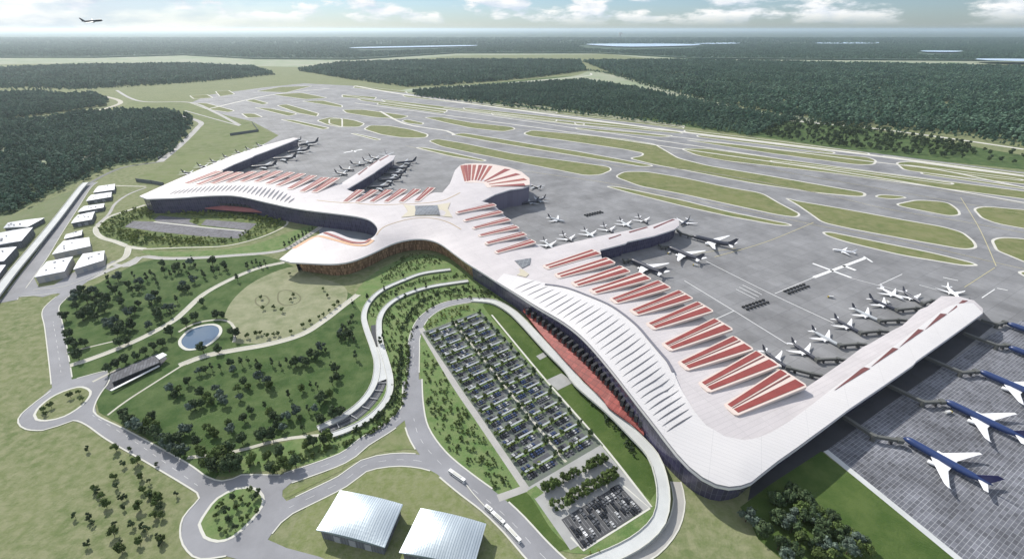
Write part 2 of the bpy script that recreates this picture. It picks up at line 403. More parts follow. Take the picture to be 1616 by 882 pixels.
isl.append(C2((0,510),(100,510),(250,530),(310,540),(270,553),(150,545),(20,525)))
isl.append(C2((-60,553),(0,550),(60,560),(105,575),(80,590),(0,590),(-60,575)))
isl.append(C2((275,562),(300,555),(380,572),(370,580),(300,572)))
isl.append(C2((840,620),(880,605),(1100,625),(1300,645),(1450,670),(1560,735),(1700,770),(2000,820),(2310,875),(2430,895),(2420,915),(2200,895),(1900,850),(1588,790),(1450,765),(1330,735),(1390,725),(1400,712),(1300,692),(1000,648),(870,632)))
isl.append([(970,279),(985,271),(1020,271),(1080,281),(1150,296),(1203,305),(1228,320),(1263,338),(1257,343),(1226,339),(1148,322),(1080,307),(1010,294)])
isl.append([(955,294),(975,295),(1080,317),(1148,334),(1243,353),(1250,356),(1230,356),(1148,341),(1080,326),(1000,306)])
isl.append(C6((465,65),(520,80),(700,110),(1000,165),(1200,200),(1290,225),(1345,270),(1355,298),(1300,305),(1100,270),(800,215),(640,180),(600,150),(520,95)))
isl.append(C6((640,225),(680,225),(900,270),(1150,320),(1330,365),(1360,378),(1300,380),(1000,330),(750,270),(660,240)))
isl.append(C6((880,62),(910,50),(1010,58),(1030,66),(960,72)))
isl.append(C6((970,98),(1080,75),(1220,85),(1270,120),(1280,145),(1230,150),(1100,125)))
isl.append(C6((1340,115),(1400,105),(1500,115),(1700,130),(1900,160),(1900,260),(1576,208),(1450,185),(1380,160)))
isl.append(C6((1425,260),(1480,248),(1600,258),(1900,310),(1900,440),(1600,372),(1500,330),(1450,310)))
isl.append(C6((1545,410),(1590,405),(1900,460),(1900,500),(1600,440)))
isl.append(C3((0,650),(200,668),(500,700),(850,730),(890,745),(880,765),(800,765),(400,712)))
isl.append(C3((980,755),(1050,750),(1300,785),(1700,835),(1900,870),(1800,880),(1300,825),(1020,790)))
isl.append(C3((-20,690),(100,690),(400,732),(900,800),(1400,865),(1900,930),(1900,965),(1200,875),(700,805),(200,748),(60,722)))
isl.append(C3((1000,762),(1500,822),(1576,835),(1560,838),(1300,808)))
for a, b, c, d in (((70,458),(490,512),(480,522),(90,468)), ((180,462),(1000,556),(990,566),(200,475)), ((690,525),(1130,575),(1110,585),(700,536)), ((1080,592),(1540,630),(1500,638),(1090,602)),
                   ((280,442),(1580,590),(1588,598),(290,450)), ((60,400),(300,425),(290,432),(50,408)), ((560,500),(1500,600),(1490,608),(570,510)), ((0,440),(160,452),(150,462),(0,452)),
                   ((1080,568),(1560,612),(1588,622),(1080,578)), ((170,478),(480,520),(470,528),(160,486))):
    isl.append(C2(a, ((a[0]*2+b[0])/3,(a[1]*2+b[1])/3), ((a[0]+b[0]*2)/3,(a[1]+b[1]*2)/3), b, c, ((c[0]*2+d[0])/3,(c[1]*2+d[1])/3), d))
for q in (((0,604),(430,655),(860,712),(850,719),(430,664),(0,612)), ((60,628),(400,668),(700,707),(690,714),(400,676),(60,636)), ((920,722),(1300,770),(1700,822),(1700,830),(1300,779),(930,731)), ((400,745),(800,790),(1250,850),(1240,857),(800,798),(400,753)), ((1100,800),(1500,858),(1800,900),(1790,908),(1500,867),(1100,808))):
    isl.append(C3(*q))
for q in (((500,418),(900,470),(1400,538),(1390,543),(900,476),(500,424)), ((300,428),(700,482),(1000,522),(990,527),(700,488),(300,434)), ((620,452),(1000,505),(1588,585),(1588,590),(1000,511),(620,457))):
    isl.append(C2(*q))
for q in (((1000,425),(1060,420),(1090,438),(1020,448)), ((880,478),(960,480),(1090,515),(1060,522),(960,508)), ((1120,528),(1180,528),(1220,545),(1150,548)), ((1140,468),(1180,462),(1245,480),(1220,487)),
          ((1285,490),(1330,485),(1480,528),(1470,542),(1380,525)), ((1300,555),(1360,558),(1530,595),(1500,602)), ((1470,560),(1530,545),(1588,552),(1588,592),(1520,580)), ((1180,500),(1260,505),(1380,530),(1340,540)),
          ((1260,440),(1400,432),(1520,455),(1420,462)), ((1400,470),(1500,468),(1588,490),(1588,500)), ((880,445),(960,440),(990,455),(900,460)), ((1190,425),(1300,405),(1450,400),(1330,430))):
    isl.append(C1(*q))
len_i = 0; zi = layer(); zb = zi+.06; _lz[0] += .12
mbB, mbI = MB(), MB()
for q in isl:
    P = rounded(xy(q), 22.)
    cxy = sum(P, Vector())/len(P); dist = cxy.length
    w = 4.4 if dist < 1500 else 6.
    mbI.flat(P, zi+.0012*len_i); mbB.ribbon(P, w, zb+.0012*len_i, closed=True); len_i += 1
struct(mbB, 'taxiway_shoulder', taxi_m); struct(mbI, 'infield_lawn', infield)

# grass left of the pier, fields by forests
lawn_poly('lawn', [(205,160),(300,163),(345,180),(395,194),(438,215),(410,232),(320,266),(262,290),(210,283),(255,262),(290,230),(318,198),(300,183),(240,174),(195,170)], multinoise('airport_verge', [(.17,.19,.065),(.13,.155,.05),(.20,.20,.085)], [.006,.03]), False)
lawn_poly('field', [(-60,345),(20,340),(70,318),(135,292),(120,306),(60,370),(0,440),(-60,480)], multinoise('left_field', [(.17,.19,.075),(.12,.15,.05),(.19,.19,.09)], [.01,.04]), False)
# park lawns
lawn_poly('park_lawn', [(97,478),(150,450),(230,412),(310,407),(400,402),(446,413),(500,440),(560,468),(578,500),(590,560),(596,600),(570,645),(500,678),(420,700),(360,735),(338,756),(230,690),(156,650),(152,632),(168,604),(110,600),(100,520)], lawn, step=12)
lawn_poly('dry_lawn', C4((1040,620),(1080,540),(1170,460),(1300,400),(1400,385),(1470,430),(1600,480),(1600,560),(1530,610),(1400,690),(1250,735),(1090,738),(1100,690),(1060,630)), lawn_pale, step=8)
lawn_poly('verge_lawn', [(560,466),(600,425),(660,402),(720,410),(775,452),(815,486),(770,470),(700,476),(665,500),(650,540),(646,640),(600,682),(540,716),(470,735),(385,747),(345,752),(366,720),(470,692),(540,668),(592,620),(600,570),(580,510)], lawn_mid, step=10)
lawn_poly('loop_lawn', [(664,530),(690,492),(745,478),(790,486),(835,520),(900,595),(980,668),(1028,722),(1042,780),(1020,836),(960,868),(900,872),(830,840),(740,752),(690,702),(668,650)], lawn_mid, step=10)
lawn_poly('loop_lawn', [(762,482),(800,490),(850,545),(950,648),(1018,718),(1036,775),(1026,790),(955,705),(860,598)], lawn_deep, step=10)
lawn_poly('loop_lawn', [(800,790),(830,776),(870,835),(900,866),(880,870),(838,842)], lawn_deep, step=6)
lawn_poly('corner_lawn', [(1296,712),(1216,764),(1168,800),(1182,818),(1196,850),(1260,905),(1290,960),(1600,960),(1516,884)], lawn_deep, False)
lawn_poly('oval_lawn', [(228,326),(170,344),(152,366),(182,382),(240,394),(300,393),(360,389),(430,370),(455,350),(445,340),(350,336)], multinoise('oval_grass', [(.12,.15,.045),(.20,.20,.06),(.09,.12,.04)], [.02,.06]), step=8)
lawn_poly('verge_lawn', [(228,396),(300,397),(390,388),(470,362),(500,352),(498,360),(440,394),(360,403),(300,405),(240,403)], lawn_mid, step=8)
lawn_poly('triangle_lawn', C8((315,215),(330,300),(360,350),(400,378),(300,372),(180,385),(60,430),(0,455),(0,470),(-300,620),(-220,560),(0,440),(200,330)), multinoise('triangle_grass', [(.17,.19,.06),(.13,.16,.05),(.23,.22,.10)], [.02,.06]), False)
lawn_poly('hangar_lawn', C8((0,530),(110,470),(230,445),(340,450),(430,470),(560,620),(700,740),(820,882),(860,930),(-300,930),(-260,840),(-220,720),(-150,620)), multinoise('hangar_grass', [(.19,.20,.07), (.155,.175,.055), (.23,.225,.10)], [.03,.15]), False)

# forecourt between the two wings
mb = MB(); mb.flat(xy([(500,345),(600,348),(604,372),(585,392),(540,392),(505,372)]), layer()); struct(mb, 'forecourt_road', mat('forecourt', (.20,.22,.25), .8, noise=.1))

# ------------------------------------------------------------------ roads
KERBS = []; AREAS = []
def road(name, px, w, m, kerb=True, step=8, closed=False, kw=1.1):
    P = smooth(xy(px), step, closed); mb = MB(); mb.ribbon(P, w, layer(), closed=closed)
    idx = len(AREAS); AREAS.append((np.array([(p.x, p.y) for p in P]), w/2))
    if kerb:
        nn = normals(P, closed)
        for sgn in (-1, 1): KERBS.append((idx, [p+q*sgn*(w/2+kw/2-.05) for p, q in zip(P, nn)], kw))
    return struct(mb, name, m)
def dashes(px, z):
    mb = MB(); P = smooth(xy(px), 3); s_ = 0
    for i in range(0, len(P)-3, 5): mb.ribbon([P[i], P[i+1], P[i+2]], .2, z)
    struct(mb, 'lane_marking', white_paint)
def build_kerbs():
    mb = MB(); z = layer()+.14
    for idx, P, kw in KERBS:
        keep = []
        for p in P:
            ok = True
            for j, (A, hw) in enumerate(AREAS):
                if j == idx: continue
                if isinstance(hw, list): inn = inside(hw, p.x, p.y)
                else:
                    a, b = A[:-1], A[1:]; ab = b-a; q = np.array((p.x, p.y)); t = np.clip(((q-a)*ab).sum(1)/np.maximum((ab*ab).sum(1), 1e-9), 0, 1)
                    inn = np.min(np.hypot(*(a+ab*t[:, None]-q).T)) < hw+.2
                if inn: ok = False; break
            keep.append(ok)
        run = []
        for p, k in zip(P+[P[-1]], keep+[False]):
            if k: run.append(p)
            else:
                if len(run) > 1: mb.ribbon(run, kw, z, .14)
                run = []
    struct(mb, 'kerb', kerb_m)
road('path', C4((500,372),(600,380),(660,340),(760,347),(900,345),(1060,335),(1300,312),(1400,260),(1490,200)), 8, road_pale)
road('path', C4((40,535),(150,500),(290,485),(420,440),(520,395),(600,368),(650,340)), 10, road_pale)
J = layer()
mb = MB(); mb.flat(xy(E7((120,900),(260,770),(300,850),(420,830),(560,740),(640,700),(830,680),(860,650),(900,640),(800,720),(600,860),(420,900),(330,925),(150,905))), J); struct(mb, 'yard', road_m)
road('road', E7((60,960),(130,870),(300,640),(420,450),(560,240),(660,90),(720,40)), 20, road_m)
road('road', C4((40,520),(150,512),(280,500),(330,505)), 12, road_m)
road('road', C4((345,480),(260,550),(235,590),(250,660),(283,880),(290,960)), 17, road_m)
ring1 = C7((160,215),(190,170),(260,120),(360,85),(410,95),(420,120),(380,170),(300,220),(220,240),(170,235))
ring2 = C7((935,750),(925,720),(960,660),(1010,600),(1100,555),(1180,555),(1220,590),(1215,640),(1160,710),(1080,780),(1010,800),(950,780))
jx = C7((250,-40),(250,80),(170,150),(100,210),(85,250),(120,280),(200,285),(270,265),(340,240),(400,260),(500,330),(700,445),(915,575),(925,600),(850,690),(838,780),(870,845),(930,882),(1050,868),(1130,890),(1300,960),(1700,960),(1480,870),(1330,830),(1240,790),(1235,740),(1270,690),(1330,630),(1420,580),(1588,540),(1588,505),(1330,612),(1310,590),(1312,562),(1350,530),(1588,430),(1588,398),(1300,492),(1120,492),(1080,510),(1030,520),(960,500),(860,432),(600,290),(450,215),(440,170),(470,110),(505,60),(500,10),(330,50),(318,30),(318,-40))
mb = MB(); jz = layer(); mb.flat(xy(jx), jz)
edge = xy(jx); AREAS.append((None, edge)); ji = len(AREAS)-1
for a, b in ((0, 19), (25, 29), (37, 52)): KERBS.append((ji, smooth(edge[a:b], 6), 1.3))
struct(mb, 'road_junction', road_m)
for nm, rg in (('roundabout_lawn', ring1), ('roundabout_lawn', ring2)):
    P = smooth(xy(rg), 5, True); mb = MB(); z = layer(); mb.flat(P, z+.1, 0); mb.ribbon(P, 2.2, z+.16, .16, 1, closed=True); struct(mb, nm, [meadow if rg is ring1 else lawn_mid, kerb_m])
road('road', C7((1320,512),(1588,415))+[(575,697),(618,670),(641,648),(650.5,623),(652,582),(653,555),(655,530),(669,502),(700,482),(744,473)], 13, road_m)
road('road', C7((1185,815),(1225,755),(1275,695),(1340,645),(1588,522))+[(574,735),(615,726),(652,726),(686,733),(712,748)], 14, road_m)
road('road', [(651,600),(652,640),(660,680),(688,722),(730,759),(775,793),(812,828),(842,862),(880,900),(930,940)], 20, road_m, kw=1.4)
road('road', [(1066,760),(1072,790),(1062,830),(1030,868),(980,895)], 8, road_pale)
road('parking_lane', [(664.5,518),(713.5,600),(760,668),(829,769)], 7, road_pale, False)
road('parking_lane', [(786,786),(830,770),(870,752)], 7, road_pale, False)
road('parking_lane', [(776,497),(860,598),(952,703),(1028,800)], 2.2, kerb_m, False)
road('path', C4((325,845),(480,792),(650,720),(800,640),(860,590),(950,510),(1080,440),(1200,392),(1320,365)), 7, path_m)
road('path', [(170,655),(204,629.6),(279,582),(289,576)], 2.4, path_m, False)
road('path', [(283,577),(323,562),(374,552),(425,543),(476,528),(510,507),(540,484),(565,465)], 7.5, path_m)
road('path', [(105,557),(140,548),(182,538)], 2.5, path_m, False)
road('path', [(282,524),(306,511),(337,505),(360,507),(371,521),(369,540)], 3.5, path_m, False)
road('path', [(503,687),(460,691),(425,698),(367,713),(296,722)], 4, path_m, False)
road('path', E3((425,160),(300,200),(150,250),(70,310),(55,360),(100,405),(200,435),(310,475),(420,490)), 7, path_m)
road('path', E3((420,490),(700,480),(1000,470),(1200,430),(1350,380),(1470,320),(1490,280),(1440,248)), 4, path_m, False)
road('path', E3((300,470),(275,550),(160,612),(120,640)), 8, path_m)
road('path', E3((180,15),(430,22)), 6, path_m, False)
road('path', E3((430,30),(300,80),(200,150),(150,230),(60,310)), 6, road_pale, False)
road('path', C7((560,-5),(430,60)), 3, path_m, False)
road('forest_road', [(-60,207),(0,199),(68,188),(150,175),(172,170),(190,163),(183,157),(153,150)], 22, mat('gravel_road', (.42,.40,.34), .9), False, 30)
road('forest_road', [(286,183),(316,193),(311,203),(286,228),(252,256)], 20, road_pale, False, 20)
road('airfield_road', [(184,143),(221,160),(299,162),(340,178),(378,198)], 16, road_pale, False, 30)
road('airfield_road', [(292,175),(378,199)], 8, road_pale, False, 30)
road('field_road', [(252,256),(190,266),(136,292)], 10, mat('dark_road', (.16,.165,.16), .9), False)
road('forest_road', [(640,143),(770,134),(920,121),(932,116)], 16, taxi_m, False, 60)
road('forest_road', [(1040,149),(1130,165),(1250,190),(1370,202),(1500,219),(1616,236)], 20, taxi_m, False, 60)
road('airfield_road', [(560,136),(640,150),(800,172),(1080,209),(1350,242),(1616,278)], 24, taxi_m, False, 60)
road('airfield_road', [(700,170),(900,196),(1080,218),(1380,256),(1480,268),(1616,296),(1800,330)], 10, taxi_m, False, 60)
road('airfield_road', [(540,150),(800,187),(1080,228),(1250,254)], 9, taxi_m, False, 60)
road('airfield_road', [(560,163),(760,190),(920,212),(1080,236),(1350,275),(1616,320)], 9, taxi_m, False, 60)
road('airfield_road', [(330,172),(430,150),(520,140)], 14, taxi_m, False, 60)
road('airfield_road', [(600,176),(640,196),(705,207),(716,214)], 12, taxi_m, False, 40)
road('stand_edge', [(1303,711),(1420,806),(1530,896)], 6, deck_m, False)

#KERBCALL
_zl = layer()+.01
dashes(C7((1320,512),(1588,415))+[(575,697),(618,670),(638,654)], _zl); dashes([(652,575),(653,555),(655,530),(669,502),(700,482),(735,474)], _zl)
dashes(C7((1340,645),(1588,522))+[(574,735),(615,726),(652,726),(680,731)], _zl); dashes([(653,660),(662,690),(690,726),(730,760),(775,794),(812,828),(842,862),(880,900)], _zl)
dashes(C7((430,215),(600,320),(760,430),(930,550)), _zl); dashes(C4((247,640),(270,780),(285,890)), _zl)
# pond
P = smooth(xy(E6((865,260),(880,220),(960,140),(1080,95),(1200,80),(1270,105),(1282,160),(1240,220),(1150,290),(1030,330),(940,335),(880,300))), 4, True)
mb = MB(); mb.ribbon(P, 3.6, _lz[0]+.35, .45, closed=True); struct(mb, 'pond_rim', kerb_m)
wm_ = bpy.data.materials.new('pond_water'); wm_.use_nodes = True; b_ = wm_.node_tree.nodes['Principled BSDF']; b_.inputs['Base Color'].default_value = (.07,.12,.19,1); b_.inputs['Roughness'].default_value = .06; b_.inputs['Specular IOR Level'].default_value = .8
mb = MB(); mb.flat(P, layer()); struct(mb, 'pond_water', wm_)
lake_m = mat('lake_water', (.45,.60,.74), .3, spec=.6)
for q in ([(925,73),(960,72),(1060,72),(1105,73.6),(1080,75.5),(985,77)], [(1290,70),(1380,69.5),(1376,71.5),(1300,71.8)], [(1455,84),(1516,84.5),(1500,86.5),(1460,86)], [(1540,98),(1640,99),(1640,103),(1556,101)], [(568,78),(735,74.5),(740,76),(580,79.5)], [(1100,71),(1160,70),(1160,72),(1105,72.5)]):
    mb = MB(); mb.flat(smooth(xy(q), 150, True), layer()+36.); struct(mb, 'lake_water', lake_m)

# apron markings
_lz[0] += .004; mb = MB(); z = layer()
def line(mb, px, w, mi=0): mb.ribbon(smooth(xy(px), 20), w, z, 0, mi)
line(mb, C6((100,360),(400,510),(700,650)), 1.1); line(mb, C6((0,450),(230,590),(480,745)), 1.1); line(mb, C6((230,590),(120,640)), 1.)
line(mb, C6((420,510),(600,435)), 1.); line(mb, C6((600,435),(840,345)), 5.5); line(mb, C6((595,370),(775,437)), 4.5); line(mb, C6((735,380),(795,402)), 6); line(mb, C6((832,338),(872,364)), 3.5)
line(mb, C6((900,472),(1010,420)), 1.); line(mb, C6((1380,530),(1440,490)), 1.2); line(mb, C6((770,437),(900,472),(1010,500)), .9)
line(mb, C6((240,490),(330,535)), 1.); line(mb, C6((255,480),(345,525)), 1.); line(mb, C6((270,470),(360,515)), 1.)
line(mb, C6((1200,435),(1270,450)), 2); line(mb, C6((1450,485),(1500,495)), 2); line(mb, C6((1090,470),(1170,492)), 1.)
line(mb, C6((140,340),(380,270),(600,180)), 1., 1); line(mb, C6((1440,390),(1300,480)), .8, 1)
line(mb, D3((180,215),(300,195)), 8); line(mb, D3((230,200),(260,212)), 5)
line(mb, C6((0,330),(240,300)), .9, 1); line(mb, C2((1250,860),(1588,930)), .8, 1)
for q in ([(640,230),(780,262),(952,288),(1080,312),(1150,327),(1262,350),(1300,358),(1420,380),(1560,412),(1640,430)], [(700,214),(910,248),(985,264),(1100,270),(1290,305),(1400,330),(1520,350),(1640,372)], [(560,172),(820,207),(1080,243),(1240,272),(1400,300),(1616,338)], [(700,190),(900,214),(1080,240),(1350,280),(1616,322)], [(1516,312),(1545,360),(1572,420)]):
    line(mb, q, 1.0, 1)
rub = mat('tyre_rubber', (.15,.152,.158), .9)
for q, w_ in (([(985,264),(1100,270),(1290,305)], 5), ([(1300,358),(1420,380),(1560,412)], 4), ([(700,214),(910,248)], 5), ([(1080,243),(1240,272),(1400,300)], 6)):
    mb2 = MB(); mb2.ribbon(smooth(xy(q), 20), w_, z-.0012)
    struct(mb2, 'apron_wear', rub)
struct(mb, 'apron_marking', [white_paint, yellow_paint])

#=== TERMINAL
# ------------------------------------------------------------------ terminal
front = [(441,409,26),(459,413.8,26),(501,415.7,26),(530,417.6,26),(549,415.7,26),(573,406,26),(597,395.5,26),(616,385,26),(635,379,26),(656,376,26),(680,377.6,26),(694,383.6,27),(706,392,27),(716,400,27),(739.5,417,29),(763,431,29),(790,449,29),(816,465,29),(851,488,36),(875,501,38),(899,516,40),(918,532,42),(937,552,44),(956,575,44),(978,602,44),(999,630,42),(1023,661,39),(1037,677,37),(1052,696,34),(1066,720,31),(1084,743,28),(1107,762,26),(1131,774,25),(1155,778,24),(1172,774,24)]
pierR = [(1199,752),(1228,729),(1258,708),(1309,670),(1339,647),(1398,607),(1441,577),(1447,570),(1485,543),(1492,538),(1526,513.5),(1551,495),(1551,486.6),(1537,474),(1514.5,468),(1486,467),(1463,484),(1452,488),(1424,513.5),(1407,522),(1373,542),(1361,547.6),(1333,569),(1293,597),(1262,618)]
pierR = [(a, b, 24) for a, b in pierR]
rear1 = [(1238,598,25),(1190,564,26),(1150,534,26),(1120,508,26),(1085,484,26),(1055,464,26),(1020,449,26),(990,436,26),(962,422,26),(950,408,26),(947,394.5,26)]
pierC = [(a, b, 26) for a, b in [(987.6,384),(990,381.5),(1033,372),(1064,362),(1072,356),(1071,346),(1064,344.5),(1021,357.6),(945,373),(888,386),(862,394)]]
rear2 = [(838,380,28),(822,366,29),(808,352,30),(796,340,32),(784,328,34),(770,320,36)]
fan = [(a, b, 42) for a, b in [(760,318),(781,307),(805,299.5),(824,297),(839,292),(833,281.6),(821,271),(802,264),(776,259.5),(750,258),(726,261),(718,269),(710,290),(698,304)]]
rear3 = [(684,304,36),(655,304,34),(634,305,34),(611,306,32),(590,306,30),(565,305,28),(552,301,27)]
pierM = [(a, b, 26) for a, b in [(547,299),(590.5,273),(594,270),(621,252),(624,245.5),(609.5,244.5),(578.6,264),(536,291)]]
rear4 = [(a, b, 30) for a, b in [(524,288),(500,285),(470,281),(440,279),(400,278),(370,277),(352,274)]]
pierL = [(a, b, 26) for a, b in [(348,269.5),(369,259.6),(398,248),(402,245.5),(420,239),(459,224),(471.5,218.5),(463,217.5),(416,230),(369,245),(314,268),(261,291)]]
left = [(220,309.6,34),(231,313.9,35),(281.6,312.2,36),(322,309,38),(363,307.8,39),(384,310.6,39),(414,317.8,38),(455,327,36),(486,332,36),(520,336,36),(561,341,36),(582,345.5,36),(591,352.6,36),(597,359,36),(595,368,36),(588,377,36)]
wedge = [(577.6,381,27),(562,379,27),(548,375,27),(537,369.5,27),(518,362,27),(508.6,367,27),(485,379,27),(461,393,27)]
outline_px = front+pierR+rear1+pierC+rear2+fan+rear3+pierM+rear4+pierL+left+wedge
sharp = set()
O3 = [at(*p) for p in outline_px]
# resample outline (linear) to ~8 m
OUT = []; seg_src = []
for i, p in enumerate(O3):
    q = O3[(i+1) % len(O3)]; k = max(1, int((q-p).length/9))
    for j in range(k): OUT.append(p.lerp(q, j/k)); seg_src.append(i+j/k)
# light smoothing of the curved fronts
def relax(P, idx_ok, it=3):
    for _ in range(it):
        Q = P[:]
        for i in range(len(P)):
            if idx_ok(i): Q[i] = P[i]*.5+(P[i-1]+P[(i+1) % len(P)])*.25
        P = Q
    return P
nf = len(front); i_left0 = len(front+pierR+rear1+pierC+rear2+fan+rear3+pierM+rear4+pierL)
curvy = lambda i: (1.5 < seg_src[i] < nf-.5) or (i_left0+1 < seg_src[i] < len(O3)-1)
OUT = relax(OUT, curvy, 4)
def inside(P, x, y):
    c = False; n = len(P); j = n-1
    for i in range(n):
        if (P[i].y > y) != (P[j].y > y) and x < (P[j].x-P[i].x)*(y-P[i].y)/(P[j].y-P[i].y)+P[i].x: c = not c
        j = i
    return c
build_kerbs()
def cdt_sheet(OUT, spacing, margin=.6):
    xs = [p.x for p in OUT]; ys = [p.y for p in OUT]
    ox, oy = sum(xs)/len(xs), sum(ys)/len(ys)
    arr = np.array([(p.x, p.y) for p in OUT]); inner = []
    y = min(ys); r = 0
    while y < max(ys):
        x = min(xs)+(spacing/2 if r % 2 else 0)
        while x < max(xs):
            if inside(OUT, x, y) and np.min(np.hypot(arr[:, 0]-x, arr[:, 1]-y)) > spacing*margin: inner.append((x, y))
            x += spacing
        y += spacing*.866; r += 1
    V2 = [Vector((p.x-ox, p.y-oy)) for p in OUT]+[Vector((a-ox, b-oy)) for a, b in inner]
    vo, eo, fo, ov, oe, of = delaunay_2d_cdt(V2, [], [list(range(len(OUT)))], 1, 1e-3)
    V = [(v.x+ox, v.y+oy) for v in vo]
    zfix = {}
    for i, src in enumerate(ov):
        for s in src:
            if s < len(OUT): zfix[i] = OUT[s].z
    return V, [tuple(f) for f in fo], zfix
def harmonic(V, F, zfix):
    n = len(V); A = np.zeros((n, n), dtype=np.float64); b = np.zeros(n)
    for f in F:
        for a, c in ((f[0], f[1]), (f[1], f[2]), (f[2], f[0])): A[a, c] = -1; A[c, a] = -1
    d = -A.sum(1); A[np.arange(n), np.arange(n)] = d+1e-9
    for i, zz in zfix.items(): A[i, :] = 0; A[i, i] = 1; b[i] = zz
    return np.linalg.solve(A, b)
V, Fc, zf = cdt_sheet(OUT, 11.)
arrV = np.array(V)
for px, py, zz in ((690,334,40),(640,350,34),(560,322,37),(740,330,40),(770,300,43),(760,285,43),(780,380,33),(1160,730,27),(400,296,37),(330,296,34),(960,500,35),(1000,560,36),(1060,620,31)):
    p = at(px, py, zz); k = int(np.argmin(np.hypot(arrV[:, 0]-p.x, arrV[:, 1]-p.y)))
    if k not in zf: zf[k] = zz
Z = harmonic(V, Fc, zf)
bump_ = np.zeros(len(V))
bnd = np.array([[p.x, p.y] for p in OUT])
for i, (x, y) in enumerate(V):
    dd = np.min(np.hypot(bnd[:, 0]-x, bnd[:, 1]-y)); bump_[i] = 2.2*(1-math.exp(-dd/18.))
Zt = Z+bump_
RV = [(V[i][0], V[i][1], float(Zt[i])) for i in range(len(V))]
ROOF = BVHTree.FromPolygons([Vector(v) for v in RV], Fc)
def onroof(px, py, lift=0., fallback=28.):
    h = ROOF.ray_cast(Vector((0, 0, CH)), raydir(px, py).normalized())
    if h[0] is None: return at(px, py, fallback+lift)
    return at(px, py, h[0].z+lift)
def roofz(x, y, default=28.):
    h = ROOF.ray_cast(Vector((x, y, 200)), Vector((0, 0, -1)))
    return h[0].z if h[0] is not None else default

term = thing('airport_terminal', 'huge white roofed airport terminal with red striped roof bands, long piers and dark glass front', 'terminal')
def sheet_mb(RV, F, OUT, th):
    mb = MB(); mb.add(RV, [f if (Vector(RV[f[1]])-Vector(RV[f[0]])).cross(Vector(RV[f[2]])-Vector(RV[f[0]])).z > 0 else f[::-1] for f in F], 0)
    n = len(OUT); vs = [tuple(p) for p in OUT]+[(p.x, p.y, p.z-th) for p in OUT]
    mb.add(vs, [(i, i+n, (i+1) % n+n, (i+1) % n) for i in range(n)], 1)
    return mb
mb = sheet_mb(RV, Fc, OUT, 2.4)
nn = normals(OUT, True)
area = sum(OUT[i].x*OUT[(i+1) % len(OUT)].y-OUT[(i+1) % len(OUT)].x*OUT[i].y for i in range(len(OUT)))
sg = 1 if area > 0 else -1
# soffit ring and facade
INS = [p+nn[i]*sg*(5.+16*max(0., 1-min(seg_src[i], len(O3)-seg_src[i])/2.6)) for i, p in enumerate(OUT)]
n = len(OUT)
vs = [(p.x, p.y, p.z-2.4) for p in OUT]+[(q.x, q.y, p.z-2.9) for p, q in zip(OUT, INS)]
mb.add(vs, [(i, i+n, (i+1) % n+n, (i+1) % n) for i in range(n)], 1)
ro = mb.build('roof', [roof_white, mat('roof_edge', (.62,.62,.63), .5)], term)
ro.data.polygons.foreach_set('use_smooth', [len(p.vertices) == 3 for p in ro.data.polygons])
def facade(name, idx, m, slope=2.):
    vs = []; uv = []; s = 0.
    for k, i in enumerate(idx):
        p, q = OUT[i], INS[i]
        if k: s += (INS[i]-INS[idx[k-1]]).length
        vs += [(q.x, q.y, p.z-2.8), (q.x+nn[i].x*sg*slope, q.y+nn[i].y*sg*slope, -.3)]; uv += [(s, p.z), (s, 0)]
    mb = MB(); mb.add(vs, [(2*i, 2*i+1, 2*i+3, 2*i+2) for i in range(len(idx)-1)]); return mb.build(name, m, term, uv=uv)
bronze_i = [i for i in range(n) if seg_src[i] <= 13.5 or seg_src[i] > len(O3)-8.5]
hall = [i for i in range(n) if seg_src[i] <= 14]
facade('hall_glass_front', hall, bronze_m, 6.)
fa = len(front+pierR+rear1+pierC+rear2); fb_ = fa+5
facade('glass_facade', [i for i in range(n) if 14 <= seg_src[i] <= fa-1], facade_m)
facade('fan_hall_wall', [i for i in range(n) if fa-1 <= seg_src[i] <= fb_+2], gridmat('fan_wall', (.17,.16,.215), (.13,.125,.17), 12, 60, 0, lw=.3, rough=.5, var=.06, noise=.05, useuv=True))
facade('glass_facade', [i for i in range(n) if seg_src[i] >= fb_+2]+[0], facade_m)

# wave roof: raised outer skin with slits
groove = [(795,432),(830,440),(870,450),(899,457),(923,466),(958.6,481),(982,496),(1006,516),(1025,538),(1042,558),(1054,572),(1063,589),(1072,611),(1096,652),(1113.5,672.6),(1143,690),(1172,696),(1205,689),(1238,671),(1275,644),(1318,610),(1372,573),(1418,541),(1455,513),(1500,483),(1536,479)]
eave_i = [i for i in range(n) if 15.6 <= seg_src[i] <= 46.2]
EA = [OUT[i] + nn[i]*sg*.4 for i in eave_i]
GR = smooth([onroof(a, b) for a, b in groove], 9)
loop = EA+GR[::-1]
def resample(P, step):
    o = []
    for i, p in enumerate(P):
        q = P[(i+1) % len(P)]; k = max(1, int((q-p).length/step))
        for j in range(k): o.append(p.lerp(q, j/k))
    return o
loop = resample(loop, 9)
V2_, F2_, zf2 = cdt_sheet(loop, 9.)
la = np.array([(p.x, p.y) for p in loop]); ga = np.array([(p.x, p.y) for p in GR])
s0_ = onroof(795, 432)
def lift_at(x, y): return .35+1.4*min(1., math.hypot(x-s0_.x, y-s0_.y)/110.)*min(1., max(.15, (330-x)/60.))
SK = []
for x, y in V2_:
    SK.append((x, y, roofz(x, y)+lift_at(x, y)))
lp = [Vector((p.x, p.y, roofz(p.x, p.y)+lift_at(p.x, p.y))) for p in loop]
mb = sheet_mb(SK, F2_, lp, 1.9)
sk = mb.build('wave_roof', [roof_skin, mat('groove_grey', (.30,.30,.33), .6)], term)
sk.data.polygons.foreach_set('use_smooth', [len(p.vertices) == 3 for p in sk.data.polygons])
SKIN = BVHTree.FromPolygons([Vector(v) for v in SK], F2_)
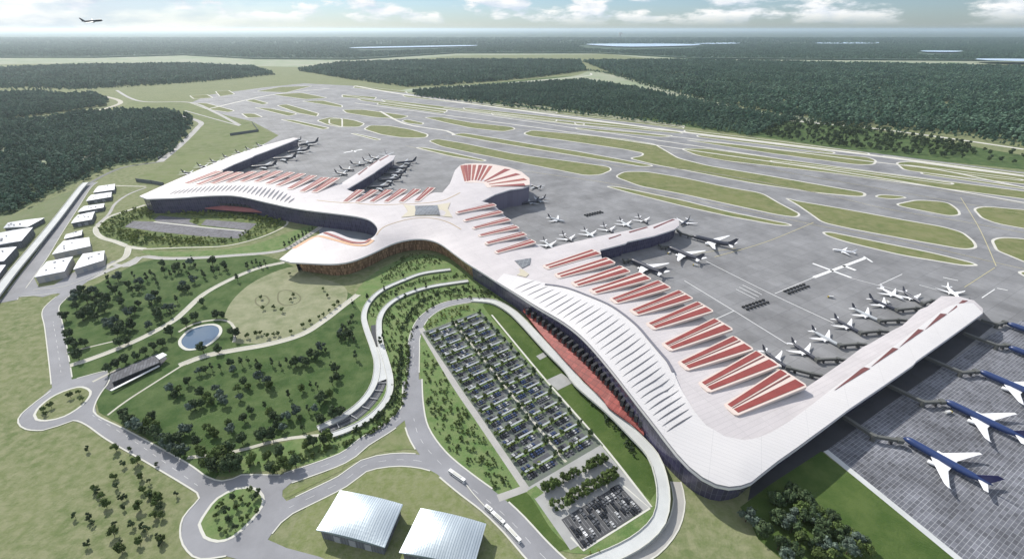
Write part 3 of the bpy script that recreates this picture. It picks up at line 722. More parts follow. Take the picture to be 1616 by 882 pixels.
def ontop(px, py, lift=0.):
    d = raydir(px, py).normalized(); a = SKIN.ray_cast(Vector((0, 0, CH)), d)
    if a[0] is not None: return at(px, py, a[0].z+lift)
    return onroof(px, py, lift)
def topz(x, y, default=28.):
    h = SKIN.ray_cast(Vector((x, y, 200)), Vector((0, 0, -1)))
    return h[0].z if h[0] is not None else roofz(x, y, default)
def curve_pts(px, n):
    P = smooth([Vector((a, b, 0)) for a, b in px], 1.); L_ = [0.]
    for i in range(1, len(P)): L_.append(L_[-1]+(P[i]-P[i-1]).length)
    o = []
    for k in range(n):
        t = L_[-1]*k/(n-1); i = max(j for j in range(len(L_)) if L_[j] <= t+1e-9); i = min(i, len(P)-2)
        f = (t-L_[i])/max(1e-9, L_[i+1]-L_[i]); o.append(P[i].lerp(P[i+1], f))
    return o
def slit(a, b, wmax, k=9):
    """lens-shaped glazed slit with a curved white brow on its far side"""
    mb = MB(); hood = MB(); d = (b-a); d.z = 0; L_ = d.length; d.normalize(); nrm = Vector((-d.y, d.x, 0))
    va, vh = [], []
    for i in range(k+1):
        t = i/k; p = a.lerp(b, t); w = wmax*max(0., math.sin(math.pi*t))**.8+.12
        z0 = topz(p.x, p.y)
        for s in (-1, 1):
            q = p+nrm*s*w/2; va.append((q.x, q.y, max(z0, topz(q.x, q.y))+.25))
    mb.add(va, [(2*i, 2*i+1, 2*i+3, 2*i+2) for i in range(k)]); return mb
up = curve_pts([(844,442.6),(880,458),(929,477),(970.5,497),(999,521),(1018,539),(1035,560.5),(1047,584),(1068,610.5),(1076.6,625.5),(1093,655)], 31)
lo = curve_pts([(811,457),(837,471),(876,497),(910,513),(932,535.5),(951,556),(970.5,577),(987,602),(1008.6,627),(1028,653.5),(1051.6,681.5)], 31)
for a, b in zip(up, lo):
    slit(ontop(a.x, a.y), ontop(b.x, b.y), 1.25).build('roof_slit', slit_m, term)
up = curve_pts([(279.6,300.4),(322,294),(363,292),(404,294),(441,300),(465,312.6)], 29)
lo = curve_pts([(267,308),(302,305.5),(343,303.5),(373.5,303.5),(404,309.6),(430.6,315.7),(455,321)], 29)
for a, b in zip(up, lo):
    slit(ontop(a.x, a.y), ontop(b.x, b.y), 5.).build('roof_slit', slit_m, term)

# striped roof fingers
def finger(pin, pout, lo_in, lo_out, up_in, up_out, stripes, lift_in=1.2, lift_out=2.2, th=3.2):
    a = onroof(*pin); za = a.z+lift_in; b = onroof(*pout, fallback=a.z); zo = (b.z if b.z > 20 else a.z)+lift_out
    a = at(*pin, za); b = at(*pout, zo); d = (b-a); d.z = 0; L_ = d.length; d.normalize(); nl = Vector((-d.y, d.x, 0))
    def P(t, s): 
        p = a.lerp(b, t); return p+nl*s
    ex = max([0.]+[topz(P(t, q).x, P(t, q).y, 0.)+.7-P(t, q).z for t in (0, .1, .2, .35, .5, .7, .9) for q in (-lo_in, 0, up_in)])
    a.z += ex; b.z += ex
    mb = MB(); pts = []
    lower = [P(0, -lo_in), P(.97, -lo_out), P(1.0, -lo_out*.55), P(1.0, up_out-lo_out*.45), P(.97, up_out), P(0, up_in), P(-.025, up_in*.5), P(-.025, -lo_in*.5)]
    cc = sum(lower, Vector())/len(lower)
    vs = [tuple(p) for p in lower]+[(p.x, p.y, p.z-th) for p in lower]; m = len(lower)
    mb.add(vs, [tuple(range(m)), tuple(reversed(range(m, 2*m)))]+[(i, i+m, (i+1) % m+m, (i+1) % m) for i in range(m)])
    f = mb.build('striped_roof_finger', frame_cream, term)
    for (s0, w0, s1, w1, mt) in stripes:
        sb = MB(); q = [P(.03, s0-w0), P(.97, s1-w1), P(.97, s1+w1), P(.03, s0+w0)]
        sb.slab([v+Vector((0, 0, .35)) for v in q], .5); sb.build('red_stripe', mt, f)
    return f
FS = [((864,423),(946,398)),((882,437),(968.6,412)),((909,450.5),(992,425.5)),((937.6,462),(1024.5,437)),((971,476.7),(1055,450.5)),((1003,495),(1089.5,467)),((1030,517),(1121,486.5)),((1056,550),(1151,514.5)),((1082,580),(1183,545)),((1116,614),(1223,570)),((1158,650),(1265,602))]
for i, (a, b) in enumerate(FS):
    t = i/10; u = 14+7*t; 
    st = [(0, 2.0+.5*t, 0, 4.7+.4*t, red_m), (7.8, 1.5+.6*t, u-2.0-.6*t, 2.5+1.2*t, red_m)]
    if i > 3: st.append((4.2, .3, u*.48+1.2, .6+.3*t, red_dark))
    finger(a, b, 4.2+.6*t, 6.8+.8*t, 11.5, u+2.6, st)
for q in (((930,615),(1185,560)),((980,665),(1230,605)),((1040,715),(1280,655)),((1080,765),(1335,705)),((1125,820),(1385,755)),((1190,875),(1445,800))):
    a, b = D3(*q); finger(a, b, 4.5, 6.5, 6, 11.5, [(0, 1.9, 0, 3.8, red_m), (4.2, .7, 8.6, 1.4, red_m)], th=2.6)
for q in (((190,540),(300,460)),((270,540),(395,460)),((365,540),(490,460)),((460,540),(585,455)),((560,540),(675,455)),((665,535),(770,445))):
    a, b = D3(*q); finger(a, b, 6, 7, 6, 12, [(0, 2.3, 0, 4.2, red_m), (4.6, 1.2, 9.2, 2.0, red_m)], th=3)
for q in (((460,540),(730,440)),((545,550),(810,445)),((660,540),(890,450)),((780,530),(990,445)),((890,525),(1095,440)),((1000,525),(1195,440)),((1090,540),(1285,450)),((1170,555),(1370,460)),((1260,580),(1455,475)),((1360,600),(1550,490)),((1450,605),(1632,492))):
    a, b = D2(*q); finger(a, b, 7, 8, 7, 14, [(0, 3.0, 0, 4.8, red_m), (6.0, 1.8, 10.6, 2.8, red_m)], th=3)
# fan
hub = [((985,405),(962,296)),((1000,405),(985,293)),((1012,402),(1012,291)),((1030,400),(1045,292)),((1050,400),(1085,293)),((1068,402),(1118,295)),((1085,405),(1155,299)),((1105,407),(1270,320)),((1118,412),(1345,352)),((1130,425),(1395,388)),((1142,438),(1392,424))]
fb = MB()
pl = D3((985,412),(952,298),(985,288),(1050,285),(1160,290),(1275,312),(1358,342),(1410,385),(1412,428),(1130,446),(1105,415))
pts = [onroof(*p, lift=1.5, fallback=43) for p in pl]; cz = sum(p.z for p in pts)/len(pts)
pts = [at(p[0], p[1], cz) for p in pl]
fb.prism(pts, cz-2.5, cz)
fo = fb.build('fan_roof', frame_cream, term)
for i, (a, b) in enumerate(hub):
    (ax, ay), (bx, by) = D3(a, b); A = at(ax, ay, cz+.35); B = at(bx, by, cz+.35); d = (B-A).normalized(); nl = Vector((-d.y, d.x, 0))
    A += d*4; B -= d*5; w0 = 2.0; w1 = 8.0 if i > 6 else 4.6
    sb = MB(); sb.slab([A-nl*w0, B-nl*w1, B+nl*w1, A+nl*w0], .5); sb.build('red_stripe', red_m if i % 3 else mat('red_faded', (.33,.10,.075), .6, noise=.2, scale=.06), fo)
# skylights, frames
def patch(px, lift, m, name, parent=term, th=.6):
    mb = MB(); P = [ontop(a, b) for a, b in px]; zc = max(topz(p.x, p.y) for p in P)
    vs = [Vector((p.x, p.y, topz(p.x, p.y)+lift)) for p in P]; m_ = len(vs)
    if sum(vs[i].x*vs[(i+1) % m_].y-vs[(i+1) % m_].x*vs[i].y for i in range(m_)) < 0: vs = vs[::-1]
    tri = tessellate_polygon([[Vector((v.x, v.y, 0)) for v in vs]]); fs = []
    for a, b, c in tri:
        fs.append((a, b, c) if (vs[b]-vs[a]).cross(vs[c]-vs[a]).z > 0 else (a, c, b))
    mb.add([tuple(v) for v in vs]+[(v.x, v.y, v.z-th-lift) for v in vs], fs+[(i, i+m_, (i+1) % m_+m_, (i+1) % m_) for i in range(m_)])
    return mb.build(name, m, parent)
yel = mat('cream_frame', (.50,.46,.36), .6)
patch(D3((575,560),(650,568),(800,562),(885,548),(868,590),(900,645),(810,635),(655,635),(560,645),(605,605)), .9, yel, 'skylight_frame')
patch(D3((650,572),(800,568),(808,600),(815,630),(650,632),(655,600)), 1.8, skylight_m, 'central_skylight')
patch(D7((165,20),(190,25),(230,55),(210,75),(150,60),(175,45)), .8, yel, 'skylight_frame')
patch([(812,412),(838,408),(836,418),(824,424)], 1.0, skylight_m, 'small_skylight')
for q in (((1115,262),(1195,190),(1224,193)),((988,352),(1072,264),(1108,268)),((845,450),(948,351),(979,357)),((688,558),(806,454),(837,460)),((483,690),(643,561),(680,570))):
    patch(D5(*q), .5, red_dark, 'red_pier_skylight')
for q in (((505,278),(585,252),(590,256),(510,284)),((640,235),(755,203),(768,206),(645,242)),((800,206),(930,152),(945,155),(808,213))):
    patch(D4(*q), .5, red_dark, 'red_pier_skylight')
for q in (((270,358),(330,313),(338,316),(280,363)),((340,303),(395,265),(405,268),(348,308)),((410,265),(470,233),(478,236),(420,270))):
    patch(D3(*q), .6, red_dark, 'red_pier_skylight')
# seam bands along hall roof
def band(px, w, m, lift=.35, name='roof_seam'):
    P = smooth([ontop(a, b) for a, b in px], 6); P = [Vector((p.x, p.y, topz(p.x, p.y)+lift)) for p in P]
    mb = MB(); mb.ribbon(P, w, None, .6); return mb.build(name, m, term)
seam = mat('seam_ochre', (.45,.34,.20), .6)
band(D6((690,172),(730,125),(800,95),(900,68),(1000,58),(1100,68),(1180,95),(1250,135)), 1.6, seam)
band(D6((140,262),(240,200),(300,180),(360,190),(450,215),(540,238),(620,238),(665,205)), 7.0, mat('seam_orange', (.52,.31,.18), .6))
band(D6((345,158),(420,185),(500,215),(560,225),(615,222),(650,200)), 6.0, red_m, .9, 'red_roof_band')
band(D3((0,530),(150,545),(400,560),(560,556),(700,550),(840,530),(950,480)), 2.2, seam)
# seam on the piers' folded roofs
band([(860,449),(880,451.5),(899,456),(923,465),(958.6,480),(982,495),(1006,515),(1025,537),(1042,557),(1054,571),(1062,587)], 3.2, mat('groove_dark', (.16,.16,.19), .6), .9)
# red entrance canopy, south wing
up_ = K(780,420,4.2,((200,280),(330,370),(450,470),(600,600),(750,750),(850,860)))+K(860,540,3.393,((420,310),(500,400),(540,455)))
lo_ = K(780,420,4.2,((190,292),(250,370),(330,470),(420,570),(560,720),(720,880)))+K(860,540,3.393,((340,345),(470,440),(530,495)))
def canopy(up_, lo_, zu, zl, nseg, name, m, th=1.4):
    A = curve_pts(up_, nseg); B = curve_pts(lo_, nseg); vs = []
    for i, (a, b) in enumerate(zip(A, B)):
        f = max(0., math.sin(math.pi*i/(nseg-1)))**.5
        p = at(a.x, a.y, zl+(zu-zl)*f); q = at(b.x, b.y, zl); vs += [p, q]
    mb = MB(); k = nseg
    mb.add([tuple(v) for v in vs]+[(v.x, v.y, v.z-th) for v in vs], [(2*i, 2*i+1, 2*i+3, 2*i+2) for i in range(k-1)]+[(2*k+2*i, 2*k+2*i+2, 2*k+2*i+3, 2*k+2*i+1) for i in range(k-1)]+[(2*i+1, 2*k+2*i+1, 2*k+2*i+3, 2*i+3) for i in range(k-1)]+[(2*i, 2*i+2, 2*k+2*i+2, 2*k+2*i) for i in range(k-1)])
    return mb.build(name, m, term), [vs[2*i] for i in range(k)], [vs[2*i+1] for i in range(k)]
cano_m = gridmat('red_canopy', (.25,.052,.044), (.16,.033,.03), 7, 5, R(52), lw=.4, rough=.6, var=.14, noise=.2, stain=.05)
co, CU, CL = canopy(up_, lo_, 20, 11, 27, 'entrance_canopy', cano_m)
for i in range(1, 26):
    p = CU[i]; q = CL[i]; d = (p-q); d.z = 0; d.normalize(); ang = math.atan2(d.y, d.x)
    mb = MB(); c = p-d*2.5; mb.box((c.x, c.y, p.z+2.6), (9, 3.4, 7.5), ang); mb.build('canopy_fin', steel_dark, co)
up_ = D2((420,705),(550,700),(700,702),(900,715),(1170,755)); lo_ = D2((430,712),(550,722),(700,736),(900,752),(1180,765))
co2, CU2, CL2 = canopy(up_, lo_, 14, 9, 27, 'entrance_canopy', mat('pale_red_canopy', (.36,.14,.14), .6, noise=.2, scale=.06))
for i in range(1, 26, 1):
    p = CU2[i]; mb = MB(); mb.box((p.x, p.y-1, p.z+2.2), (6, 5, 5)); mb.build('canopy_fin', steel_dark, co2)
# blank end wall of the fan hall
mb = MB(); A, B = at(760,318,0), at(822,330,0); A2 = onroof(760,317.5); 
#=== SHEDS
# ------------------------------------------------------------------ buildings
def shed(name, label, group, roof_px, h, roofm=shed_roof, over=1.2, rise=0., cat='warehouse', wallm=wall_dark, doors=2):
    Q = [at(a, b, h) for a, b in roof_px]
    if sum(Q[i].x*Q[(i+1) % 4].y-Q[(i+1) % 4].x*Q[i].y for i in range(4)) < 0: Q = Q[::-1]
    c = sum(Q, Vector())/4
    t = thing(name, label, cat, (c.x, c.y, 0), 0, group)
    L_ = [q-Vector((c.x, c.y, 0)) for q in Q]
    ins = [Vector((p.x, p.y, 0))-Vector((p.x, p.y, 0)).normalized()*over*1.4 for p in L_]
    vs = []; uv = []; fs = []; s = 0
    for i in range(4):
        a, b = ins[i], ins[(i+1) % 4]; l_ = (b-a).length
        o = len(vs); vs += [(a.x, a.y, -.2), (b.x, b.y, -.2), (b.x, b.y, h-.6), (a.x, a.y, h-.6)]; uv += [(s, 0), (s+l_, 0), (s+l_, h), (s, h)]; fs.append((o, o+1, o+2, o+3)); s += l_
    mb = MB(); mb.add(vs, fs); mb.build('wall', wallm, t, uv=uv)
    # roof grid with slight crown
    mb = MB(); k = 12; vs = []; uv = []
    e1 = (L_[1]-L_[0]).length; e2 = (L_[3]-L_[0]).length
    for i in range(k+1):
        for j in range(k+1):
            u, v = i/k, j/k
            p = (L_[0].lerp(L_[1], u)).lerp(L_[3].lerp(L_[2], u), v)
            z = h+rise*(1-(2*u-1)**2)*(.35+.65*(1-(2*v-1)**2)) if rise else h+.9*(1-abs(2*v-1))
            vs.append((p.x, p.y, z)); uv.append((u*e1, v*e2))
    fs = [(i*(k+1)+j, (i+1)*(k+1)+j, (i+1)*(k+1)+j+1, i*(k+1)+j+1) for i in range(k) for j in range(k)]
    bnd_ = [(i, 0) for i in range(k)]+[(k, j) for j in range(k)]+[(i, k) for i in range(k, 0, -1)]+[(0, j) for j in range(k, 0, -1)]
    top_i = [i*(k+1)+j for i, j in bnd_]; o = len(vs)
    for ti in top_i: vs.append((vs[ti][0], vs[ti][1], h-.8)); uv.append(uv[ti])
    m_ = len(top_i); fs += [(top_i[i], o+i, o+(i+1) % m_, top_i[(i+1) % m_]) for i in range(m_)]; fs.append(tuple(reversed(range(o, o+m_))))
    mb.add(vs, fs); r = mb.build('roof', roofm, t, uv=uv)
    for q in range(4 if e1*e2 > 900 else 2):
        u, v = random.uniform(.15, .85), random.uniform(.15, .85); p = (L_[0].lerp(L_[1], u)).lerp(L_[3].lerp(L_[2], u), v)
        if rise > 3: break
        vm = MB(); vm.box((p.x, p.y, h+rise*.9+1.0), (random.uniform(1.6, 3.2), random.uniform(1.6, 3), 1.6), math.atan2(L_[1].y-L_[0].y, L_[1].x-L_[0].x)); vm.build('roof_vent', mat('vent_grey', (.30,.31,.33), .6), t)
    # doors on the camera-side walls
    order = sorted(range(4), key=lambda i: (ins[i]+ins[(i+1) % 4]).y)[:1]
    for i in order:
        a, b = ins[i], ins[(i+1) % 4]; d = (b-a).normalized(); out = Vector((d.y, -d.x, 0)); ang = math.atan2(d.y, d.x)
        for q in range(doors):
            p = a.lerp(b, (q+1)/(doors+1))+out*.12; dm = MB(); dm.box((p.x, p.y, h*.3), (5.5, .25, h*.6), ang); dm.build('door', mat('shed_door', (.33,.34,.36), .6), t)
    return t
h1 = shed('hangar', 'silver ribbed hangar, the one nearer the roundabout, beside the curved road', None, E4((255,150),(700,248),(570,555),(85,430)), 12, hangar_roof, 2., 5., 'hangar', doors=3)
h2 = shed('hangar', 'silver ribbed hangar cut by the lower picture edge, next to the white buses', None, E4((825,275),(1290,385),(1200,700),(672,590)), 12, hangar_roof, 2., 5., 'hangar', doors=3)
wl = [('small white roofed shed farthest up the highway row', ((760,68),(890,50),(885,95),(720,118)), 9), ('narrow white roofed shed below the topmost shed of the row', ((705,135),(865,113),(860,150),(665,183)), 9),
      ('thin low white roofed shed in the middle of the highway row', ((650,222),(810,200),(800,232),(600,268)), 8), ('white roofed shed with dark base beside the oval ramp', ((600,290),(735,262),(710,325),(548,355)), 10),
      ('smallest white shed standing above the big flat roofed ones', ((510,440),(640,405),(630,445),(495,475)), 7), ('wide white roofed warehouse behind the two nearest ones', ((490,490),(690,462),(700,530),(400,595)), 11),
      ('large pale warehouse at the corner of the yard, nearest the junction', ((360,650),(565,610),(500,725),(265,772)), 12), ('white roofed warehouse beside the yard and the curved path', ((640,590),(810,565),(800,640),(565,712)), 11)]
for lb, q, h in wl: shed('warehouse', lb, 'warehouses along the highway', E7(*q), h, wallm=wall_dark if h < 11 else wall_pale)
for lb, q, h in (('pale curved roof shed farthest up across the viaduct', ((60,350),(345,312),(215,382),(25,392)), 9), ('big white curved roof shed across the viaduct', ((-60,440),(255,385),(165,490),(-120,545)), 14),
                 ('white curved roof shed cut by the left picture edge', ((-160,570),(130,535),(30,645),(-250,690)), 13), ('bluish roofed shed in the lowest corner across the viaduct', ((-200,700),(45,675),(-40,790),(-300,830)), 12)):
    shed('warehouse', lb, 'sheds across the viaduct', E7(*q), h, rise=2.5)
# park station: long dark roof
st = thing('station_building', 'long low dark roofed building with a white end canopy above the park road', 'station', at(215,585,0))
bx = st.location
def loc(px, py, z): return at(px, py, z)-bx
mb = MB(); mb.slab([loc(*E6((155,585))[0], 7), loc(*E6((640,385))[0], 7), loc(*E6((655,465))[0], 7), loc(*E6((168,668))[0], 7)], .8); mb.build('roof', gridmat('station_roof', (.11,.115,.13), (.07,.07,.08), 3, 8, R(-28), lw=.4, noise=.15, var=.3), st)
mb = MB(); mb.slab([loc(*E6((615,398))[0], 8.2), loc(*E6((690,362))[0], 8.2), loc(*E6((735,385))[0], 8.2), loc(*E6((655,432))[0], 8.2)], .8); mb.build('end_canopy', white_paint, st)
mb = MB(); q = [loc(*E6(p)[0], 6.2) for p in ((162,588),(636,390),(650,458),(172,660))]; mb.prism(q, -.2, 6.2); mb.build('wall', steel_dark, st)
mb = MB(); mb.slab([loc(*E6((150,745))[0], 3.4), loc(*E6((650,490))[0], 3.4), loc(*E6((660,500))[0], 3.4), loc(*E6((168,752))[0], 3.4)], .5); mb.build('platform_roof', white_paint, st)
for k in range(9):
    p = Vector(loc(*E6((160+k*60, 742-k*30.6))[0], 0)); mb = MB(); mb.tube((p.x, p.y, -.2), (p.x, p.y, 3.1), .3, .3); mb.build('post', steel_dark, st)
lawn_poly('station_apron', E6((90,720),(160,575),(640,375),(740,420),(660,510),(160,760)), dark_asphalt, False)

# noise walls / blast fences
def fence(label, px, h, n=10, name='blast_fence', m=None):
    A = [at(a, b) for a, b in px]; o = thing(name, label, 'fence', A[0])
    mb = MB(); 
    for a, b in zip(A[:-1], A[1:]):
        d = b-a; c = (a+b)/2-A[0]; mb.box((c.x, c.y, h/2), (d.length, .8, h), math.atan2(d.y, d.x))
    mb.build('panel', m or mat('fence_grey', (.12,.14,.15), .7), o)
    for k in range(n):
        p = A[0].lerp(A[-1], k/(n-1))-A[0] if len(A) == 2 else A[k % len(A)]-A[0]
        pb = MB(); pb.box((p.x, p.y, h/2+.3), (1.2, 1.6, h+.6)); pb.build('post', steel_dark, o)
fence('grey blast fence bent at the corner of the far apron', [(364,214.5),(408,208),(399,196)], 9, 3)
fence('dark low wall left of the terminal corner on grass', [(216,287),(240,290),(259,293.5)], 9, 3)
fence('dark wall following the forest road beside the near wood', [(298,200),(272,232),(250,252)], 5, 3, 'boundary_wall')

# viaducts -----------------------------------------------------------------
def viaduct(name, label, px, w, zz, m=deck_m, piers=True, wall=1.1, step=8, cat='viaduct', group=None):
    if not isinstance(zz, (list, tuple)): zz = [zz]*len(px)
    P = smooth([at(p[0], p[1], z) for p, z in zip(px, zz)], step)
    o = thing(name, label, cat, P[0]*1 - Vector((0, 0, P[0].z)), 0, group); b0 = Vector((P[0].x, P[0].y, 0)); Q = [p-b0 for p in P]
    mb = MB(); mb.ribbon(Q, w, None, 1.3); mb.build('deck', m, o)
    for sgn in (-1, 1):
        mb = MB(); mb.ribbon([q+Vector((0, 0, wall*(.5 if not piers else 1.))) for q in Q], .5, None, wall, 0, sgn*(w/2-.25)); mb.build('parapet', kerb_m, o)
    if piers:
        s = 0
        for i in range(1, len(Q)):
            s += (Q[i]-Q[i-1]).length
            if s > 32 and Q[i].z > 3.2:
                s = 0; pb = MB(); pb.box((Q[i].x, Q[i].y, Q[i].z/2-.7), (2.2, 2.2, Q[i].z-1.2)); pb.build('pier', kerb_m, o)
    return o
viaduct('viaduct', 'straight white viaduct between the forest corner and the left picture edge', [(-40,508),(0,455.5),(22,427),(53,390),(90,345),(126,298.5),(136,288)], 13, 7)
viaduct('viaduct', 'pale departures ramp sweeping past the red canopy and around the car park', [(744,473),(778,476),(805,490),(826,509),(863,549),(897,583),(914,606),(965,650),(1002,687),(1030,718),(1043,752),(1047,786),(1040,820),(1016,847),(982,868),(931,890),(900,905)], 11, [.6,2,4,6,7,7,7,7,7,7,7,6,5,4,2,1,.8])
viaduct('guideway', 'outer white guideway of the S curve along the park lawn', E8((130,742),(250,685),(350,610),(410,520),(425,420),(405,340),(370,240),(360,180),(385,115),(450,55),(560,5))+[(668,431),(711,425)], 7.5, 2.2, piers=False, cat='guideway', group='S curve guideways')
viaduct('guideway', 'inner white guideway of the S curve beside the shrub terraces', E8((200,775),(320,730),(420,660),(480,580),(490,500),(470,410),(445,330),(435,260),(440,190),(480,130),(560,80),(693,38))+[(739,443)], 7.5, 2.2, piers=False, cat='guideway', group='S curve guideways')
mb = MB(); mb.flat(xy(E8((405,345),(445,345),(475,410),(490,460),(485,500),(430,520),(425,420))), 2.15); struct(mb, 'guideway_plaza', deck_m)
P = smooth(xy(E8((150,762),(230,728),(310,690),(390,618),(440,540),(462,470),(465,438))), 6)
mb = MB(); mb.ribbon(P, 11, layer(), 0, 0)
for off in (-3.6, -2.2, 2.2, 3.6): mb.ribbon(P, .35, _lz[0]+.2, .2, 1, off)
for i in range(0, len(P)-1, 2):
    d = P[i+1]-P[i]; mb.box((P[i].x, P[i].y, _lz[0]+1.2), (.8, 11, .7), math.atan2(d.y, d.x), 1)
struct(mb, 'railway_road', [mat('track_bed', (.07,.075,.085), .9), mat('rail_grey', (.30,.31,.32), .6)])
P = smooth(xy(E8((410,230),(415,280),(430,340))), 6); mb = MB(); mb.ribbon(P, 8, layer()); struct(mb, 'track_road', mat('track_bed', (.07,.075,.085)))

# playground ring in the dry lawn
for q in (((1300,500),(1340,495),(1390,520),(1385,550),(1330,565),(1295,550),(1290,520)), ((1190,530),(1230,520),(1250,545),(1225,570),(1190,558))):
    P = smooth(xy(C4(*q)), 4, True); mb = MB(); mb.ribbon(P, 2.2, layer(), closed=True); struct(mb, 'garden_path', mat('garden_path', (.15,.155,.09), .9))

#=== TREES
# ------------------------------------------------------------------ trees
def crown_mesh(name, m, rx, rz, zc, nclump=9, per=30, leaf=.9, seed=0, cone=0.):
    rs = np.random.RandomState(seed); vs = []; fs = []
    for c in range(nclump):
        a = rs.uniform(0, 2*math.pi); t = rs.uniform(-.75, .95); rr = math.sqrt(max(0, 1-t*t))*rs.uniform(.35, .8)*(1-cone*(t+1)/2)
        cc = np.array([rx*rr*math.cos(a), rx*rr*math.sin(a), zc+rz*.75*t]); cr = rx*rs.uniform(.36, .56)*(1-cone*.5*(t+1)/2)
        for k in range(per):
            d = rs.normal(size=3); d /= np.linalg.norm(d); d[2] = abs(d[2])*1.0 if rs.rand() < .7 else d[2]
            p = cc+d*cr*rs.uniform(.7, 1.05)
            nrm = d+rs.normal(size=3)*.45; nrm /= np.linalg.norm(nrm)
            u = np.cross(nrm, rs.normal(size=3)); u /= np.linalg.norm(u)+1e-9; v = np.cross(nrm, u); s = leaf*rs.uniform(.6, 1.25)
            o = len(vs); vs += [tuple(p+u*s*.5), tuple(p+v*s*.42), tuple(p-u*s*.5), tuple(p-v*s*.42)]; fs.append((o, o+1, o+2, o+3))
        # inner mass
        b = bmesh.new(); bmesh.ops.create_icosphere(b, subdivisions=1, radius=cr*.82)
        o = len(vs)
        for w_ in b.verts: vs.append(tuple(cc+np.array(w_.co)*rs.uniform(.8, 1.1)))
        for f in b.faces: fs.append(tuple(o+w_.index for w_ in f.verts))
        b.free()
    me = bpy.data.meshes.new(name); me.from_pydata(vs, [], fs); me.materials.append(m); return me
def trunk_mesh(name, h, r):
    mb = MB(); mb.tube((0,0,-.3), (.1,.05,h*.6), r, r*.6, 7)
    for k in range(4):
        a = k*1.7; mb.tube((.1,.05,h*(.35+.06*k)), (math.cos(a)*h*.22, math.sin(a)*h*.22, h*(.62+.05*k)), r*.5, r*.2, 5)
    return mb.mesh(name, trunk_m)
VAR = {}
def variants(key, m, rx, rz, zc, h, r, **kw):
    VAR[key] = [(crown_mesh('crown', m, rx, rz, zc, seed=hash(key) % 1000+i*17 if False else sum(map(ord, key))+i*17, **kw), trunk_mesh('trunk', h, r)) for i in range(4)]
variants('broad', leaf_dark, 6.0, 6.2, 8.6, 12, .45, nclump=13, per=34, leaf=1.7)
variants('mid', leaf_mid, 5.4, 5.6, 7.8, 11, .4, nclump=12, per=32, leaf=1.6)
variants('blue', leaf_blue, 6.0, 6.0, 8.2, 12, .42, nclump=13, per=34, leaf=1.7)
variants('column', leaf_dark, 3.2, 7.6, 9.0, 12, .35, nclump=12, per=28, leaf=1.35, cone=.45)
variants('small', leaf_mid, 3.0, 3.2, 4.6, 6.5, .22, nclump=8, per=24, leaf=1.05)
variants('dark_small', leaf_dark, 3.6, 5.0, 6.2, 8.5, .26, nclump=9, per=26, leaf=1.2)
NTREE = [0]
def tree(px, py, kind, label, group, s=1., name='park_tree', z=5.):
    p = at(px, py, z); o = thing(name, label, 'tree', (p.x, p.y, 0), random.uniform(0, 6.28), group, s*random.uniform(.82, 1.2))
    c, t = random.choice(VAR[kind])
    for me, nm in ((c, 'crown'), (t, 'trunk')):
        q = bpy.data.objects.new(nm, me); COL.objects.link(q); q.parent = o
    NTREE[0] += 1
def grove(pts, kinds, label, group, s=1., jitter=0., name='park_tree', z=5.):
    for a, b in pts: tree(a+random.uniform(-jitter, jitter), b+random.uniform(-jitter, jitter), random.choice(kinds), label, group, s, name, z)
grove(C4((500,440),(510,480),(530,500),(545,440),(560,520),(590,470),(610,490),(640,490),(620,430),(650,460),(680,440),(700,420),(720,440),(730,460),(760,410),(755,375),(790,420),(810,410),(830,380),(825,400),(860,390),(880,370),(895,360),(905,380),(880,430),(900,450),(940,420),(950,430),(985,370),(990,410),(1015,400),(1040,380),(1050,395)),
      ['column','column','blue','broad'], 'dark tree in the upper grove between warehouses and path', 'trees of the upper grove', 1.02)
grove(C4((340,540),(350,510),(370,520),(380,500),(400,540),(410,510),(430,500),(440,540),(460,520),(480,550),(460,560),(430,580),(400,600),(420,600),(380,620),(450,620),(350,570),(480,580),(500,540)),
      ['broad','blue','broad'], 'dense dark tree in the clump at the left park corner', 'trees of the left corner clump', .95)
grove(C4((300,620),(320,700),(330,740),(350,750),(390,740),(360,800)), ['broad'], 'dark tree at the park edge beside the straight left road', 'trees by the straight left road', .9)
grove(C4((560,550),(580,580),(600,600),(620,590),(640,560),(700,540),(720,520),(740,540),(700,560),(730,600),(740,620),(770,580),(790,600),(800,570),(820,540),(490,640),(510,660),(530,640),(550,630),(540,690),(560,660),(570,680),(590,690),(610,660),(550,740),(590,730),(690,660),(840,490),(850,470),(870,490)),
      ['broad','blue','column','broad'], 'dark or bluish tree in the middle grove above the diagonal path', 'trees of the middle grove', .92)
grove(C4((860,650),(905,620),(940,550),(1000,610),(1030,610),(790,690),(1075,690),(1090,700),(1010,770),(940,770)), ['broad'], 'round dark tree standing around the pond', 'trees around the pond', .9)
grove(C4((1100,440),(1150,380),(1170,370),(1190,365),(1210,380),(1230,370),(1145,385)), ['column'], 'dark narrow tree in the row near the white roof tip', 'trees near the roof tip', .85)
grove(C4((500,860),(540,840),(580,820),(630,800),(670,780),(710,760),(750,740)), ['broad'], 'round dark tree in the row behind the long dark roofed building', 'tree row behind the station', .9)
grove(C4((920,870),(950,860),(980,850),(1020,850),(1070,830),(1080,860),(1120,830),(1150,820),(1190,830),(1200,850),(1260,830),(1300,840),(1330,820),(1350,840),(1370,830),(1400,820),(1420,830),(1440,790),(1470,800),(1490,760),(1510,770),(1580,690),(1540,850),(1560,860),(1620,700),(1640,720),(1650,800)),
      ['broad','column','blue'], 'dark tree in the long grove below the wide lawn path', 'trees below the lawn path', .84)
grove(C7((790,90),(810,120),(830,100),(870,60),(880,180),(900,170),(930,110),(930,160),(960,130),(980,150),(1000,90),(1020,120),(1040,150),(1100,90),(1110,130),(1130,60),(1150,80),(1200,40),(1240,60),(1250,80)),
      ['blue','broad','blue','mid'], 'bluish tree in a clump in the middle of the big dark lawn', 'clumps in the big lawn', .8)
